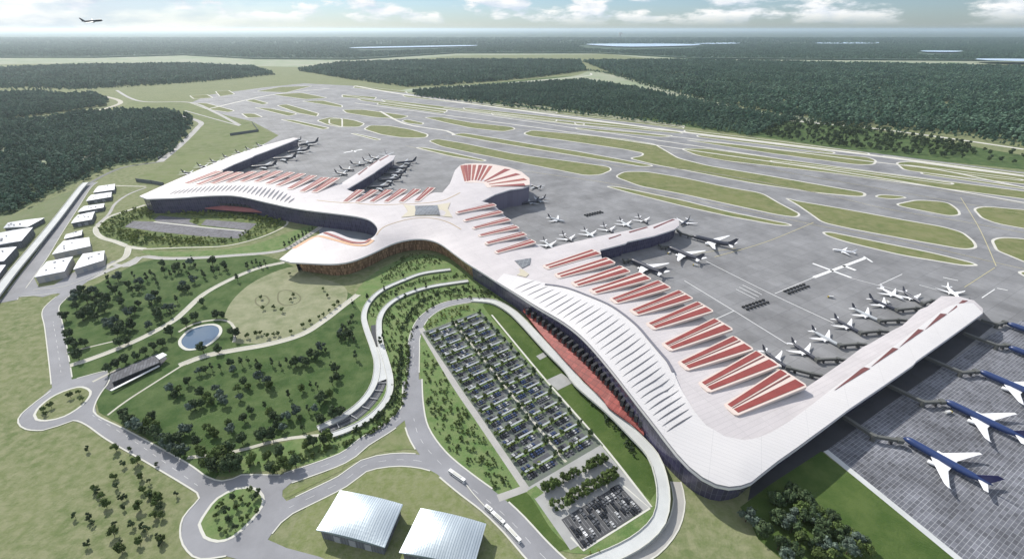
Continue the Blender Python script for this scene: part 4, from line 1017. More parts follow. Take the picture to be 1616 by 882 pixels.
grove(C7((1160,190),(1130,230),(1340,120),(1400,90),(1440,70),(1470,80),(1540,60),(1560,40),(1230,170),(1250,200),(1270,220),(1280,260),(1300,230),(1310,270),(1330,220),(1370,200),(1390,230),(1400,270),(1430,190),(1460,180),(1480,150),(1500,130),(1530,120)),
      ['blue','broad','column','mid'], 'tree in the eastern lawn grove below the S curve', 'trees of the eastern lawn grove', .78)
grove(C7((1490,240),(1545,210),(1580,200),(1260,310),(1215,320),(1120,330)), ['broad'], 'round dark tree lining the lower lawn path', 'trees lining the lower lawn path', .95)
grove(C7((1060,250),(1070,280),(980,290),(1000,300),(960,270),(870,280),(850,290),(910,340),(920,370),(940,390),(690,250),(710,230),(720,260)), ['blue','broad','mid'], 'loose tree on the lower part of the big lawn', 'trees of the lower lawn', .8)
grove(C7((830,330),(800,330),(780,340),(760,320),(740,320),(720,300),(690,290),(640,270),(620,260),(570,210),(590,230),(850,380),(830,390),(800,370),(770,350),(600,250),(660,285)), ['broad','broad','blue'], 'dark tree in the belt beside the diagonal road', 'tree belt beside the diagonal road', .85)
grove(C7((980,440),(1000,460),(1040,450),(1030,400),(1060,380),(1080,440),(1050,420),(1000,420),(960,450),(1095,450),(1060,460)), ['broad','broad','mid'], 'big dark tree in the clump at the road bend', 'tree clump at the road bend', 1.12)
grove(C7((1170,420),(1240,405),(1300,385),(1245,460),(1280,465),(1310,440),(1340,450),(1370,440),(1420,350),(1450,340),(1500,330),(1520,320)), ['broad','mid'], 'round tree on the verge above the lower road', 'trees on the verge above the lower road', .9)
grove(C7((405,370),(600,370),(535,370),(570,440),(635,430),(725,440),(450,570),(470,590),(490,630),(530,500),(540,540),(560,600),(580,590),(570,640),(650,500),(690,520),(660,560),(690,580),(720,620),(740,600),(740,640),(750,680),(815,580),(645,640),(530,720),(525,760),(560,800),(560,840),(410,690),(425,710),(405,810),(345,680),(610,720),(660,730),(680,745),(715,680),(735,780),(745,810),(645,800),(440,555),(700,590),(725,590),(750,790)),
      ['dark_small','mid'], 'small loose tree scattered on the dry meadow', 'trees on the dry meadow', .62, 0, 'meadow_tree', 3.)
grove(C7((1000,680),(1010,640),(1030,620),(1050,660),(1080,600),(1060,700),(1100,640),(1120,600),(1120,700),(1150,680),(1160,560),(1150,630),(1180,600),(1200,580),(1190,660),(1020,740),(1050,750),(1090,740)), ['dark_small','small','small'], 'small tree on the lower planted roundabout', 'trees on the planted roundabout', .75, 0, 'roundabout_tree', 3.)
grove(C7((200,190),(210,205),(235,170),(365,110),(380,140),(325,125)), ['small'], 'small tree on the left oval roundabout', 'trees on the oval roundabout', .9, 0, 'roundabout_tree', 3.)
grove(C9((420,610),(440,620),(490,560),(480,600),(540,600),(560,610),(580,630),(340,720),(370,760),(420,680),(430,700),(450,690),(480,720),(500,740),(520,670),(540,660),(560,690),(600,680),(620,660),(640,690),(600,700),(640,740),(620,780),(660,760),(680,700),(700,740),(720,780),(740,760),(780,780),(790,800),(830,800),(600,820),(640,820),(680,840),(720,850),(440,820),(480,830),(520,850),(540,800),(760,840),(800,840),(680,870),(620,870),(290,690),(840,850),(470,870)),
      ['broad','blue','broad','mid'], 'dark leafy tree in the grove under the terminal corner', 'trees of the terminal corner grove', .92)

# --- masses: forests and small planting (geometry-node scatter)
def scatter(name, polys, m_list, density, smin, smax, seed, z=0., holes=()):
    mb = MB()
    for P in polys: mb.flat(P, z, holes=holes)
    me = mb.mesh(name, m_list[0]); o = bpy.data.objects.new(name, me); COL.objects.link(o); tag(o, kind='stuff')
    g = bpy.data.node_groups.new(name, 'GeometryNodeTree')
    g.interface.new_socket('Geometry', in_out='INPUT', socket_type='NodeSocketGeometry'); g.interface.new_socket('Geometry', in_out='OUTPUT', socket_type='NodeSocketGeometry')
    n = g.nodes; l = g.links; gi = n.new('NodeGroupInput'); go = n.new('NodeGroupOutput')
    dp = n.new('GeometryNodeDistributePointsOnFaces'); dp.inputs['Density'].default_value = density; dp.inputs['Seed'].default_value = seed
    l.new(gi.outputs[0], dp.inputs['Mesh'])
    jn = n.new('GeometryNodeJoinGeometry')
    for tm in m_list[1]:
        oi = n.new('GeometryNodeObjectInfo'); oi.inputs[0].default_value = tm; oi.inputs['As Instance'].default_value = True; l.new(oi.outputs['Geometry'], jn.inputs[0])
    ip = n.new('GeometryNodeInstanceOnPoints'); l.new(dp.outputs['Points'], ip.inputs['Points']); l.new(jn.outputs[0], ip.inputs['Instance']); ip.inputs['Pick Instance'].default_value = True
    rv = n.new('FunctionNodeRandomValue'); rv.data_type = 'FLOAT'; rv.inputs[2].default_value = smin; rv.inputs[3].default_value = smax; rv.inputs['Seed'].default_value = seed+1
    cbx = n.new('ShaderNodeCombineXYZ'); 
    for i in range(3): l.new(rv.outputs[1], cbx.inputs[i])
    l.new(cbx.outputs[0], ip.inputs['Scale'])
    rr = n.new('FunctionNodeRandomValue'); rr.data_type = 'FLOAT'; rr.inputs[2].default_value = 0; rr.inputs[3].default_value = 6.28; rr.inputs['Seed'].default_value = seed+2
    cr = n.new('ShaderNodeCombineXYZ'); l.new(rr.outputs[1], cr.inputs[2]); l.new(cr.outputs[0], ip.inputs['Rotation'])
    l.new(ip.outputs[0], go.inputs[0])
    md = o.modifiers.new('Scatter', 'NODES'); md.node_group = g
    return o
def templ(key, m, **kw):
    out = []
    for i in range(3):
        out.append(bpy.data.objects.new('forest_crown', crown_mesh('forest_crown', m, seed=sum(map(ord, key))+i, **kw)))
    return out
T_for = templ('forest', leaf_for, rx=7.6, rz=9.5, zc=9.5, nclump=9, per=18, leaf=2.6, cone=.4)
T_forfar = templ('far', leaf_for, rx=11, rz=14, zc=12, nclump=6, per=9, leaf=6., cone=.5)
T_shrub = templ('shrub', leaf_mid, rx=1.5, rz=1.5, zc=1.5, nclump=4, per=12, leaf=.9)
T_hedge = templ('hedge', leaf_dark, rx=2., rz=2.0, zc=2.0, nclump=4, per=14, leaf=1.)
T_lime = templ('lime', leaf_lime, rx=2.4, rz=2.4, zc=2.4, nclump=5, per=16, leaf=1.1)
T_ring = templ('ring', mat('leaf_ring', (.085,.14,.035), .7, noise=.1, scale=.03, col2=(.20,.24,.055), island=.5, spec=.15), rx=3.4, rz=3.6, zc=4.6, nclump=7, per=18, leaf=1.4)
T_scat = templ('scat', leaf_dark, rx=5.5, rz=6, zc=7, nclump=9, per=22, leaf=1.9)
def pp(*q): return [xy(a) for a in q]
scatter('forest', pp([(-220,200),(60,192),(130,180),(232,177),(284,182),(294,196),(283,216),(258,244),(232,252),(180,258),(130,278),(60,310),(20,334),(-40,345),(-240,350)]), (forest_floor, T_for), 1/135., .6, 1.45, 3, holes=[smooth(xy(q), 15, True) for q in ([(120,254),(134,249),(146,246),(160,237),(168,240),(156,250),(134,258)], [(214,230),(224,223),(236,218),(236,225),(224,232)], [(62,262),(70,252),(78,258),(70,266)], [(1,242),(6,234),(15,240),(10,248)])])
scatter('forest', pp([(-400,160),(0,150),(60,148),(110,152),(150,150),(172,160),(165,168),(120,175),(60,182),(0,190),(-300,205)]), (forest_floor, T_for), 1/150., .7, 1.6, 4)
scatter('forest', pp([(-700,120),(0,110),(120,105),(300,103),(400,108),(432,118),(330,128),(200,137),(110,141),(60,138),(-700,150)]), (forest_floor, T_forfar), 1/420., .7, 1.5, 5)
scatter('forest', pp([(470,112),(540,101),(720,96),(915,97),(925,112),(840,124),(700,135),(640,138),(540,124)]), (forest_floor, T_forfar), 1/420., .7, 1.5, 6)
scatter('forest', pp([(920,98),(1080,97),(1616,108),(2200,118),(2200,330),(1750,246),(1616,231),(1540,215),(1300,194),(1150,166),(1100,156),(1040,138),(965,116)]), (forest_floor, T_forfar), 1/420., .6, 1.6, 7, holes=[smooth(xy(q), 40, True) for q in ([(1236,119),(1262,116),(1290,118),(1262,121)], [(1370,143),(1384,137),(1398,141),(1390,146)], [(1376,128),(1420,124),(1424,126),(1380,131)], [(1040,118),(1075,116),(1090,119),(1060,121)], [(1480,165),(1498,161),(1510,165),(1494,169)], [(1180,132),(1204,130),(1210,134),(1190,136)])])
scatter('forest', pp([(650,146),(760,138),(920,128),(1010,142),(1080,158),(1150,172),(1250,192),(1190,214),(1080,196),(860,170),(660,152)]), (lawn, T_for), 1/210., .8, 1.5, 8)
scatter('scattered_wood', pp([(1150,176),(1250,190),(1400,208),(1520,228),(1540,246),(1480,250),(1300,230),(1190,213)]), (lawn, T_scat), 1/520., .8, 1.5, 9)
scatter('scattered_wood', pp([(1490,222),(1560,232),(1640,246),(1640,268),(1560,258),(1490,248)]), (lawn, T_scat), 1/2600., .9, 1.4, 10)
def edge_trees(px, w, dens, m, tt, seed):
    P = smooth(xy(px), 60); nn = normals(P); L_ = [p+q*w/2 for p, q in zip(P, nn)]; Rr = [p-q*w/2 for p, q in zip(P, nn)]
    scatter('woodland_edge', [[L_[i], L_[i+1], Rr[i+1], Rr[i]] for i in range(len(P)-1)], (m, tt), dens, .45, 1.1, seed)
edge_trees([(660,152),(800,168),(1080,199),(1190,216)], 60, 1/420., lawn, T_for, 41)
edge_trees([(20,336),(60,314),(130,283),(180,262),(232,256),(262,246),(288,216),(298,194),(286,180),(232,174),(135,178),(60,190)], 34, 1/300., lawn, T_for, 42)
edge_trees([(924,112),(965,118),(1040,141),(1100,158),(1150,168),(1300,197),(1540,218),(1616,234)], 70, 1/600., lawn, T_for, 43)
edge_trees([(0,140),(110,142),(200,138),(330,129),(434,118)], 90, 1/900., lawn, T_for, 44)
# far canopy sheets (beyond 6 km): bumpy canopy block 16 m tall
def far_canopy(name, px, zt=16.):
    P = xy(px); mb = MB(); mb.prism(P, 0, zt+_lz[0]); o = mb.build(name, canopy_far); tag(o, kind='stuff'); return o
far_canopy('far_forest', [(-900,94),(-200,92),(150,92),(290,88),(400,94),(560,95),(720,85),(940,85),(1000,88),(1100,94),(1700,98),(2600,106),(2600,49.2),(-900,49.2)])
scatter('far_forest', pp([(-300,91.5),(150,91.5),(290,87.5),(400,93.5),(560,94.5),(720,84.5),(940,84.5),(1000,87.5),(1100,93.5),(1700,97.5),(2100,100),(2000,72),(1200,71),(400,71),(-200,72)]), (forest_floor, T_forfar), 1/1700., 1.0, 1.7, 19, holes=[smooth(xy(q), 150, True) for q in ([(922,78),(930,72.2),(1060,72),(1110,73.8),(1080,79),(985,81)], [(1450,89),(1455,83.5),(1518,83.5),(1505,89)], [(565,82),(568,77.5),(738,74),(744,77.5),(600,83)])])
scatter('far_forest', pp([(-300,72.2),(400,71.2),(1200,71.2),(2000,72.2),(2000,61),(-300,61)]), (forest_floor, T_forfar), 1/14000., 1.6, 2.6, 20)
# planting masses
scatter('shrub_planting', [xy(E8((335,747),(435,674),(499,590),(509,500),(489,405),(462,325),(452,260),(458,195),(497,142),(577,94),(700,54))+[(740,450),(765,456),(790,472),(700,474),(662,500),(648,540),(640,640),(600,680),(540,710),(470,728),(390,742),(385,730),(470,710),(528,692)]),
    xy(E8((385,182),(397,135),(455,80),(582,24))+[(668,439),(711,432),(733,436),(690,440),(655,448),(622,464),(604,480),(592,500)]), xy([(603,449),(640,433),(668,423),(705,417),(690,406),(660,400),(630,408),(598,440)])], (lawn_mid, T_shrub), 1/32., .6, 1.5, 11)
def strip_polys(px, w):
    P = smooth(xy(px), 10); nn = normals(P)
    return [[P[i]+nn[i]*w/2, P[i+1]+nn[i+1]*w/2, P[i+1]-nn[i+1]*w/2, P[i]-nn[i]*w/2] for i in range(len(P)-1)]
for k_, (px_, w_) in enumerate((([(644,545),(642,600),(632,642),(604,672),(566,692),(530,706),(470,728)], 3.5), ([(633,545),(631,595),(622,632),(596,660),(560,681)], 3.5), ([(600,470),(640,452),(690,441),(735,437)], 2.5), ([(636,520),(652,490),(690,466),(740,458),(775,466)], 3.))):
    scatter('hedge_planting', strip_polys(px_, w_), (lawn_mid, T_hedge if k_ % 2 else T_shrub), 1/9., .8, 1.5, 51+k_)
scatter('hedge_planting', [xy([(908,612),(918,610),(960,660),(1000,705),(1012,728),(1004,730),(990,708),(950,662)]), xy([(842,510),(846,512),(890,570),(886,574)])], (lawn_mid, T_hedge), 1/22., .8, 1.5, 21)
scatter('shrub_planting', pp([(668,545),(690,575),(740,655),(812,765),(790,778),(735,735),(690,690),(672,640)]), (lawn_mid, T_shrub), 1/32., .6, 1.5, 12)
scatter('shrub_planting', pp([(668,520),(690,492),(740,480),(752,488),(720,502)], [(905,872),(950,866),(958,872),(915,880)]), (lawn_mid, T_lime), 1/40., .45, 1., 13)
P_o = xy(E3((430,180),(330,195),(200,245),(90,310),(80,350),(120,395),(250,425),(330,465),(600,470),(900,465),(1150,430),(1330,375),(1460,310),(1470,275),(1420,250),(1300,240),(1290,300),(1200,350),(1100,410),(700,400),(480,380),(240,340),(300,300),(400,260),(480,235)))
mb_ = [P_o]
scatter('oval_tree_belt', mb_, (lawn_mid, T_ring), 1/50., .35, .85, 14)
scatter('oval_tree_belt', pp(E3((500,195),(900,210),(1290,245),(1290,262),(900,235),(500,215))), (lawn_mid, T_ring), 1/60., .4, .9, 15)
scatter('oval_shrubs', pp(E3((210,370),(330,350),(520,400),(900,430),(900,455),(520,440),(230,400)), E3((400,185),(490,190),(480,270),(400,265)), E3((740,275),(830,260),(850,275),(800,300)), E3((560,215),(900,232),(1290,265),(1300,300),(900,250),(560,228))), (lawn_mid, T_lime), 1/60., .7, 1.4, 16)

# oval parking
OVL = gridmat('oval_lot', (.085,.085,.105), (.19,.195,.21), 3.4, 6.5, R(12), lw=.35, var=.35, noise=.2, stain=.03)
lawn_poly('parking_lot', E3((270,325),(330,280),(490,285),(840,325),(1195,360),(1120,412),(840,395),(500,360)), OVL, False)
lawn_poly('parking_lot', E3((530,240),(770,262),(750,285),(840,320),(510,285),(490,268)), OVL, False)
lawn_poly('parking_lot', E3((880,270),(1260,300),(1200,352),(840,310)), OVL, False)
road('parking_lane', E3((490,287),(840,325),(1195,358)), 4, kerb_m, False)

#=== PARKING
# ------------------------------------------------------------------ car park
lawn_poly('car_park_ground', [(667,524),(758,491),(952,703),(836,770)], mat('car_park', (.135,.145,.145), .9, noise=.3, scale=.05, col2=(.12,.155,.10)), False)
lawn_poly('plaza_ground', [(832,770),(948,702),(1028,800),(900,868),(888,850)], mat('plaza_paving', (.36,.365,.36), .9, noise=.15, scale=.05), False)
lawn_poly('parking_lot', E2((385,655),(715,452),(855,602),(510,830)), mat('lot_asphalt', (.085,.088,.095), .9, noise=.2, scale=.08), False)
road('kerb', E2((440,755),(510,832),(895,590),(720,440)), 1.6, kerb_m, False, 400)
lawn_poly('plaza_ground', [(862,600),(886,589),(906,603),(880,616)], MATS['plaza_paving'], False)
lawn_poly('plaza_ground', [(846,562),(858,556),(864,562),(852,568)], MATS['plaza_paving'], False)
lawn_poly('plaza_lawn', E2((190,490),(240,460),(285,500),(235,535)), lawn_mid, False)

def car_mesh(name, m):
    mb = MB(); prof = [(-2.2,.35),(-2.25,.8),(-1.9,.95),(-1.45,1.0),(-.9,1.45),(.55,1.45),(1.2,1.0),(2.1,.85),(2.25,.6),(2.2,.35)]; k = len(prof)
    vs = [(x, -.9+(.12 if z > 1.2 else 0), z) for x, z in prof]+[(x, .9-(.12 if z > 1.2 else 0), z) for x, z in prof]
    mb.add(vs, [(i, i+1, i+1+k, i+k) for i in range(k-1)]+[tuple(reversed(range(k))), tuple(range(k, 2*k)), (k-1, 0, k, 2*k-1)])
    for i in (3, 5): pass
    mb.m[3] = 1; mb.m[5] = 1
    for x in (-1.35, 1.4):
        for y in (-.82, .82):
            mb.tube((x, y-.1, .33), (x, y+.1, .33), .34, .34, 8, 2)
    return mb.mesh(name, [m, mat('car_glass', (.02,.025,.03), .1), mat('tyre', (.015,.015,.015), .9)])
CARS = {'black': car_mesh('car', mat('car_black', (.015,.016,.02), .25, spec=.6)), 'grey': car_mesh('car', mat('car_grey', (.10,.105,.115), .3, spec=.6)), 'silver': car_mesh('car', mat('car_silver', (.42,.43,.44), .3, spec=.6)),
        'white': car_mesh('car', mat('car_white', (.74,.75,.76), .3, spec=.6)), 'blue': car_mesh('car', mat('car_blue', (.03,.05,.12), .3, spec=.6))}
NC = [0]
def car(p, ang, colr, label, group):
    o = bpy.data.objects.new('parked_car', CARS[colr]); COL.objects.link(o); o.location = (p[0], p[1], .32); o.rotation_euler = (0, 0, ang); o.scale = (1.28,)*3
    tag(o, label, 'car', group); NC[0] += 1
# shaded rows: corners of the two halves
PA, PB_, PC, PD = at(672,526), at(757,493), at(946,698), at(834,764)     # whole block
def blk(u, v): return PA.lerp(PB_, u).lerp(PD.lerp(PC, u), v)
NR = 15
SLOTS = []
zc_ = layer()
strips = MB(); bays = MB(); zbay = layer()
smalls = MB()
for r in range(NR):
    for half in range(2):
        for seg in range(2):
            u0, u1 = ((.03, .145), (.20, .405))[seg]
            u0 += half*.51; u1 += half*.51
            v = (r+.42)/NR
            a, b = blk(u0, v), blk(u1, v); d = b-a; ang = math.atan2(d.y, d.x); L_ = d.length; c = (a+b)/2
            side = 'left' if half == 0 else 'right'
            o = thing('carport', '%s white carport, %s row from the loop top, %s half of car park' % (('short', 'long')[seg], ORD[r], side), 'carport', (c.x, c.y, 0), ang, 'carports of the car park')
            mb = MB(); mb.slab([(-L_/2, -.9, 3.5), (L_/2, -.9, 3.5), (L_/2, .9, 3.8), (-L_/2, .9, 3.8)], .25); mb.build('roof', mat('carport_roof', (.40,.43,.44), .5), o)
            mb = MB()
            for q in range(3 if seg else 2):
                x = -L_/2+1.5+(L_-3)*q/((3 if seg else 2)-1); mb.tube((x, 1.2, -.1), (x, 1.2, 3.5), .15, .15, 6); mb.tube((x, 1.2, 2.6), (x, -1.4, 3.2), .1, .1, 5)
            mb.build('post', steel_dark, o)
            for sd_ in (-1, 1): bays.ribbon([a-d*.03, b+d*.03], 6.2, zbay, 0, 0, sd_*4.9)
            for q in range(int(L_/2.9)):
                for sd_ in (-1, 1):
                    if random.random() < (.94 if sd_ < 0 else .8):
                        p = a+d*((q+.5)*2.9/L_); nl = Vector((-d.y, d.x, 0)).normalized()
                        SLOTS.append((r, p+nl*sd_*4.4, ang+math.pi/2*sd_, random.choice(['black','black','blue','grey','black','blue','grey','silver'])))
        a, b = blk(.02+half*.51, (r+.42)/NR), blk(.47+half*.51, (r+.42)/NR)
        strips.ribbon([a, b], 3.4, zc_+.12, .12)
struct(bays, 'parking_bay', mat('shaded_bay_asphalt', (.095,.10,.115), .9, noise=.2, scale=.1))  # bay paving, toned darker to carry the shade around cars and carports
struct(strips, 'parking_kerb', lawn_mid)
scatter('parking_shrubs', [[v+Vector((0, 0, 0)) for v in (blk(.02+h_*.51, (r+.42)/NR-.006), blk(.47+h_*.51, (r+.42)/NR-.006), blk(.47+h_*.51, (r+.42)/NR+.006), blk(.02+h_*.51, (r+.42)/NR+.006))] for r in range(NR) for h_ in (0, 1)], (lawn_mid, T_lime), 1/14., .45, .9, 31)
SLOTS.sort(key=lambda q: -q[0])
rest = MB()
for k, (r, p, ang, cl) in enumerate(SLOTS):
    if k < 214: car(p, ang, cl, 'car parked nose to the carports in the large car park', 'cars at the carports')
    else:
        me = CARS[cl]; M_ = Matrix.Translation((p[0], p[1], .32)) @ Matrix.Rotation(ang, 4, 'Z') @ Matrix.Scale(1.28, 4)
        o0 = rest.add([M_ @ v.co for v in me.vertices], [tuple(f.vertices) for f in me.polygons]); base = {'black': 0, 'grey': 3, 'silver': 4, 'blue': 5}[cl]
        rest.m[-len(me.polygons):] = [base if f.material_index == 0 else f.material_index for f in me.polygons]
tag(rest.build('parked_cars', [MATS['car_black'], MATS['car_glass'], MATS['tyre'], MATS['car_grey'], MATS['car_silver'], MATS['car_blue']]), kind='stuff')
mid = MB(); mid.ribbon([blk(.505, 0), blk(.505, 1)], 2.6, layer()); struct(mid, 'parking_path', path_m)
# trees of the car park
for r in range(NR):
    for half in range(2):
        for u in (.005, .17, .45):
            p = blk(u+half*.51, (r+.42)/NR)
            k = 'small'
            o = thing('parking_tree', 'small tree between the carports of the large car park', 'small tree', (p.x, p.y, 0), random.uniform(0, 6), 'trees of the car park', random.uniform(.8, 1.1)*(1.0 if u < .4 else 1.15))
            c, t = random.choice(VAR['dark_small' if u > .4 else 'small'])
            for me, nm in ((c, 'crown'), (t, 'trunk')):
                q = bpy.data.objects.new(nm, me); COL.objects.link(q); q.parent = o; q.scale = (.8,)*3 if u > .4 else (.9,)*3
# lower lot
LA, LB, LC_, LD = [at(*p) for p in E2((400,660),(712,462),(838,600),(512,815))]
def lot(u, v): return LA.lerp(LB, u).lerp(LD.lerp(LC_, u), v)
for r in range(6):
    v = (.06, .20, .40, .55, .76, .92)[r]
    for q in range(20):
        if random.random() < .5:
            p = lot((q+.5)/20, v); d = lot(.5, 1)-lot(.5, 0); cl = random.choice(['black','black','grey','grey','black','grey','silver','white' if random.random() < .5 else 'grey'])
            car(p, math.atan2(d.y, d.x)+random.choice((0, math.pi)), cl, '%s car in the dark open lot at the end of the car park' % cl, '%s cars of the open lot' % cl)
lm = MB(); z = layer()
for r in (0, 2, 4):
    for q in range(21):
        a, b = lot(q/20, (.0, .30, .66)[r//2]), lot(q/20, (.26, .62, .98)[r//2]); lm.ribbon([a, b], .18, z)
struct(lm, 'lot_marking', mat('lot_line', (.40,.41,.42), .8))
for r, (a, b, nn_) in enumerate((((285,470),(625,292),13), ((300,480),(640,305),12), ((335,560),(690,375),13), ((360,590),(705,400),13))):
    for q in range(nn_):
        t = q/(nn_-1); px, py = E2((a[0]+(b[0]-a[0])*t, a[1]+(b[1]-a[1])*t))[0]
        if NTREE[0] < 800: tree(px, py, random.choice(['mid', 'mid', 'small']), 'round green tree in the double rows between carports and open lot', 'plaza tree rows', .62, 'plaza_tree', 4.)
# avenue along the road by the wedge
for q in C4((1320,285),(1342,275),(1357,266),(1372,260),(1388,250),(1405,240),(1420,230),(1436,218),(1450,207)): tree(q[0], q[1], 'column', 'narrow dark tree in the avenue beside the white roof tip road', 'avenue trees by the forecourt', .8)
for q in [(556,478),(606,455),(640,470),(672,452),(580,470),(625,465),(600,540),(604,532),(655,455),(636,435)]: tree(q[0], q[1], 'column', 'dark narrow tree beside the S curve guideways', 'trees along the S curve', .8)
for q in [(541,517),(538,524),(543,532),(536,530),(547,522),(552,510),(556,500)]: tree(q[0], q[1], 'dark_small', 'small dark tree along the lawn path end', 'trees along the lawn path end', 1.)
for q in C4((1150,710),(1190,700),(1210,695),(1240,710),(1270,700),(1290,700),(1350,690),(1405,660),(1440,640),(1480,620),(1500,610),(1530,590),(1550,570),(1570,555),(1345,420),(1500,490),(1520,520),(1210,530),(1220,580),(1270,575),(1310,590),(1360,520),(1350,540)): tree(q[0], q[1], 'small', 'small tree dotted along the rim of the dry round lawn', 'trees of the dry lawn rim', .95, 'lawn_tree', 2.)

#=== AIRCRAFT
# ------------------------------------------------------------------ aircraft
def airliner(name, body, wingm, finm):
    """70 m twin jet, nose at +X; parts as children"""
    t = bpy.data.objects.new(name, None); COL.objects.link(t)
    zc = 6.0; r = 3.7
    mb = MB(); mb.lathe([(35,.15,zc-.9),(34.3,.9,zc-.7),(33,2.0,zc-.4),(31,2.9,zc-.1),(28.5,3.5,zc),(25,r,zc),(-12,r,zc),(-20,3.2,zc+.4),(-27,2.1,zc+1.2),(-32,1.1,zc+1.8),(-35,.25,zc+2.2)], 18)
    fu = mb.build('fuselage', body, t, True)
    mb = MB(); mb.box((31.9, 0, zc+1.25), (1.3, 3.6, .7)); mb.build('cockpit_window', mat('cockpit_glass', (.02,.02,.03), .1), fu)
    for s in (-1, 1):
        def loft(secs, th, mbx):
            vs = []
            for (xl, xt, y, z, tk) in secs:
                xm = xl-(xl-xt)*.35
                vs += [(xl, s*y, z), (xm, s*y, z+tk*.6), (xt, s*y, z), (xm, s*y, z-tk*.4)]
            fs = []
            for i in range(len(secs)-1):
                for k in range(4):
                    a, b = i*4+k, i*4+(k+1) % 4; fs.append((a, b, b+4, a+4) if s < 0 else (a, a+4, b+4, b))
            fs += [(0, 1, 2, 3), tuple(len(secs)*4-4+k for k in (3, 2, 1, 0))]
            mbx.add(vs, fs)
        mb = MB(); loft([(11,-6.5,1.5,4.2,1.8),(5.0,-6.6,11,4.9,1.2),(-10,-14.2,33,7.0,.5),(-14,-16.4,37,8.2,.25)], 0, mb); w = mb.build('wing', wingm, t)
        mb = MB(); mb.lathe([(9.2,1.75,3.0),(8.6,1.95,3.0),(6,1.95,3.0),(3.5,1.5,3.1),(1.5,.7,3.2)], 14)
        mb.v = [(x, y+s*10.3, z) for x, y, z in mb.v]; mb.m[-2] = 1; e = mb.build('engine', [wingm, steel_dark], w, True)
        mb = MB(); loft([(-24.5,-32,1.2,7.4,.7),(-32,-35.5,13.5,8.4,.25)], 0, mb); mb.build('tailplane', wingm, t)
        mb = MB(); mb.tube((-1.5, s*5, .0), (-1.5, s*4.2, 4.4), .4, .4, 6)
        for dx in (-1.2, 1.2): mb.tube((-1.5+dx, s*5-.7, .65), (-1.5+dx, s*5+.7, .65), .65, .65, 10)
        mb.build('landing_gear', steel_dark, t)
    mb = MB(); mb.tube((26, 0, .1), (26, 0, 3.2), .28, .28, 6); mb.tube((26, -.5, .5), (26, .5, .5), .5, .5, 10); mb.build('landing_gear', steel_dark, t)
    vs = [(-21.5,-.4,8.4),(-21.5,.4,8.4),(-32.5,-.35,8.0),(-32.5,.35,8.0),(-34,-.14,20),(-34,.14,20),(-38.5,-.12,20),(-38.5,.12,20)]
    mb = MB(); mb.add(vs, [(0,1,5,4),(1,3,7,5),(3,2,6,7),(2,0,4,6),(4,5,7,6),(0,2,3,1)]); mb.build('tail_fin', finm, t)
    return t
navy = mat('navy_paint', (.018,.040,.135), .35, spec=.5); navy_d = mat('navy_dark_paint', (.02,.022,.09), .4); white_p = mat('white_aircraft_paint', (.82,.83,.85), .35, spec=.5); char_p = mat('charcoal_paint', (.035,.04,.06), .4, spec=.5); grey_p = mat('grey_aircraft_paint', (.42,.45,.48), .4)
PROT = {'navy': airliner('airliner', navy, white_p, navy_d), 'char': airliner('airliner', char_p, white_p, char_p), 'dark': airliner('airliner', char_p, grey_p, char_p), 'white': airliner('airliner', white_p, white_p, white_p), 'mixed': airliner('airliner', grey_p, white_p, char_p)}
used_proto = set()
def plane(kind, nose, tail, label, group=None, zc=5., length=None, z=0.):
    a, b = at(*nose, zc+z), at(*tail, zc+z); d = a-b; d.z = 0; L_ = length or d.length; ang = math.atan2(d.y, d.x); c = a-d.normalized()*L_/2
    pr = PROT[kind]; s = L_/70.
    if kind in used_proto: o = dup(pr, (c.x, c.y, z), ang, label, group, s)
    else:
        o = pr; used_proto.add(kind); o.location = (c.x, c.y, z); o.rotation_euler = (0, 0, ang); o.scale = (s,)*3; o['label'] = label
        if group: o['group'] = group
    o['category'] = 'airliner'
    if not group and 'group' in o: del o['group']
    return o, a, ang, s
def jetbridge(px, label, z0=5.5, group='jet bridges', w=3.6):
    P = [at(a, b, z0) for a, b in px]; o = thing('jet_bridge', label, 'jet bridge', (P[0].x, P[0].y, 0), 0, group); B = Vector((P[0].x, P[0].y, 0)); Q = [p-B for p in P]
    gm = mat('bridge_grey', (.11,.115,.11), .6)
    for i in range(len(Q)-1):
        mb = MB(); mb.ribbon([Q[i]+Vector((0, 0, 1.6-.25*i)), Q[i+1]+Vector((0, 0, 1.6-.25*i))], w-.5*i, None, 3.2-.4*i); mb.build('tunnel', gm, o)
    q = Q[-1]; d = (Q[-1]-Q[-2]).normalized(); mb = MB(); mb.box((q.x, q.y, z0+.1), (5, 5.2, 4), math.atan2(d.y, d.x)); mb.build('cab', gm, o)
    q = Q[1] if len(Q) > 2 else Q[0].lerp(Q[1], .6); mb = MB(); mb.tube((q.x, q.y, -.1), (q.x, q.y, z0+2.0), 2.2, 2.2, 12); mb.build('rotunda', gm, o)
    q = Q[-2].lerp(Q[-1], .7); mb = MB(); mb.box((q.x, q.y, 1.8), (1.2, 3.6, 3.8)); mb.build('support_leg', steel_dark, o)
nose1, tail1 = E5((165,478))[0], E5((680,768))[0]
a1, b1 = at(*nose1, 5), at(*tail1, 5); dv = (a1-b1); dv.z = 0; LEN = dv.length
def tailof(nose, zc=5.):
    a = at(*nose, zc); p = a-dv
    d = p-Vector((0, 0, CH)); f = d.y*_c-d.z*_s; u = d.x/f*F0; v = (d.y*_s+d.z*_c)/f*F0
    return (W0/2+u, H0/2-v)
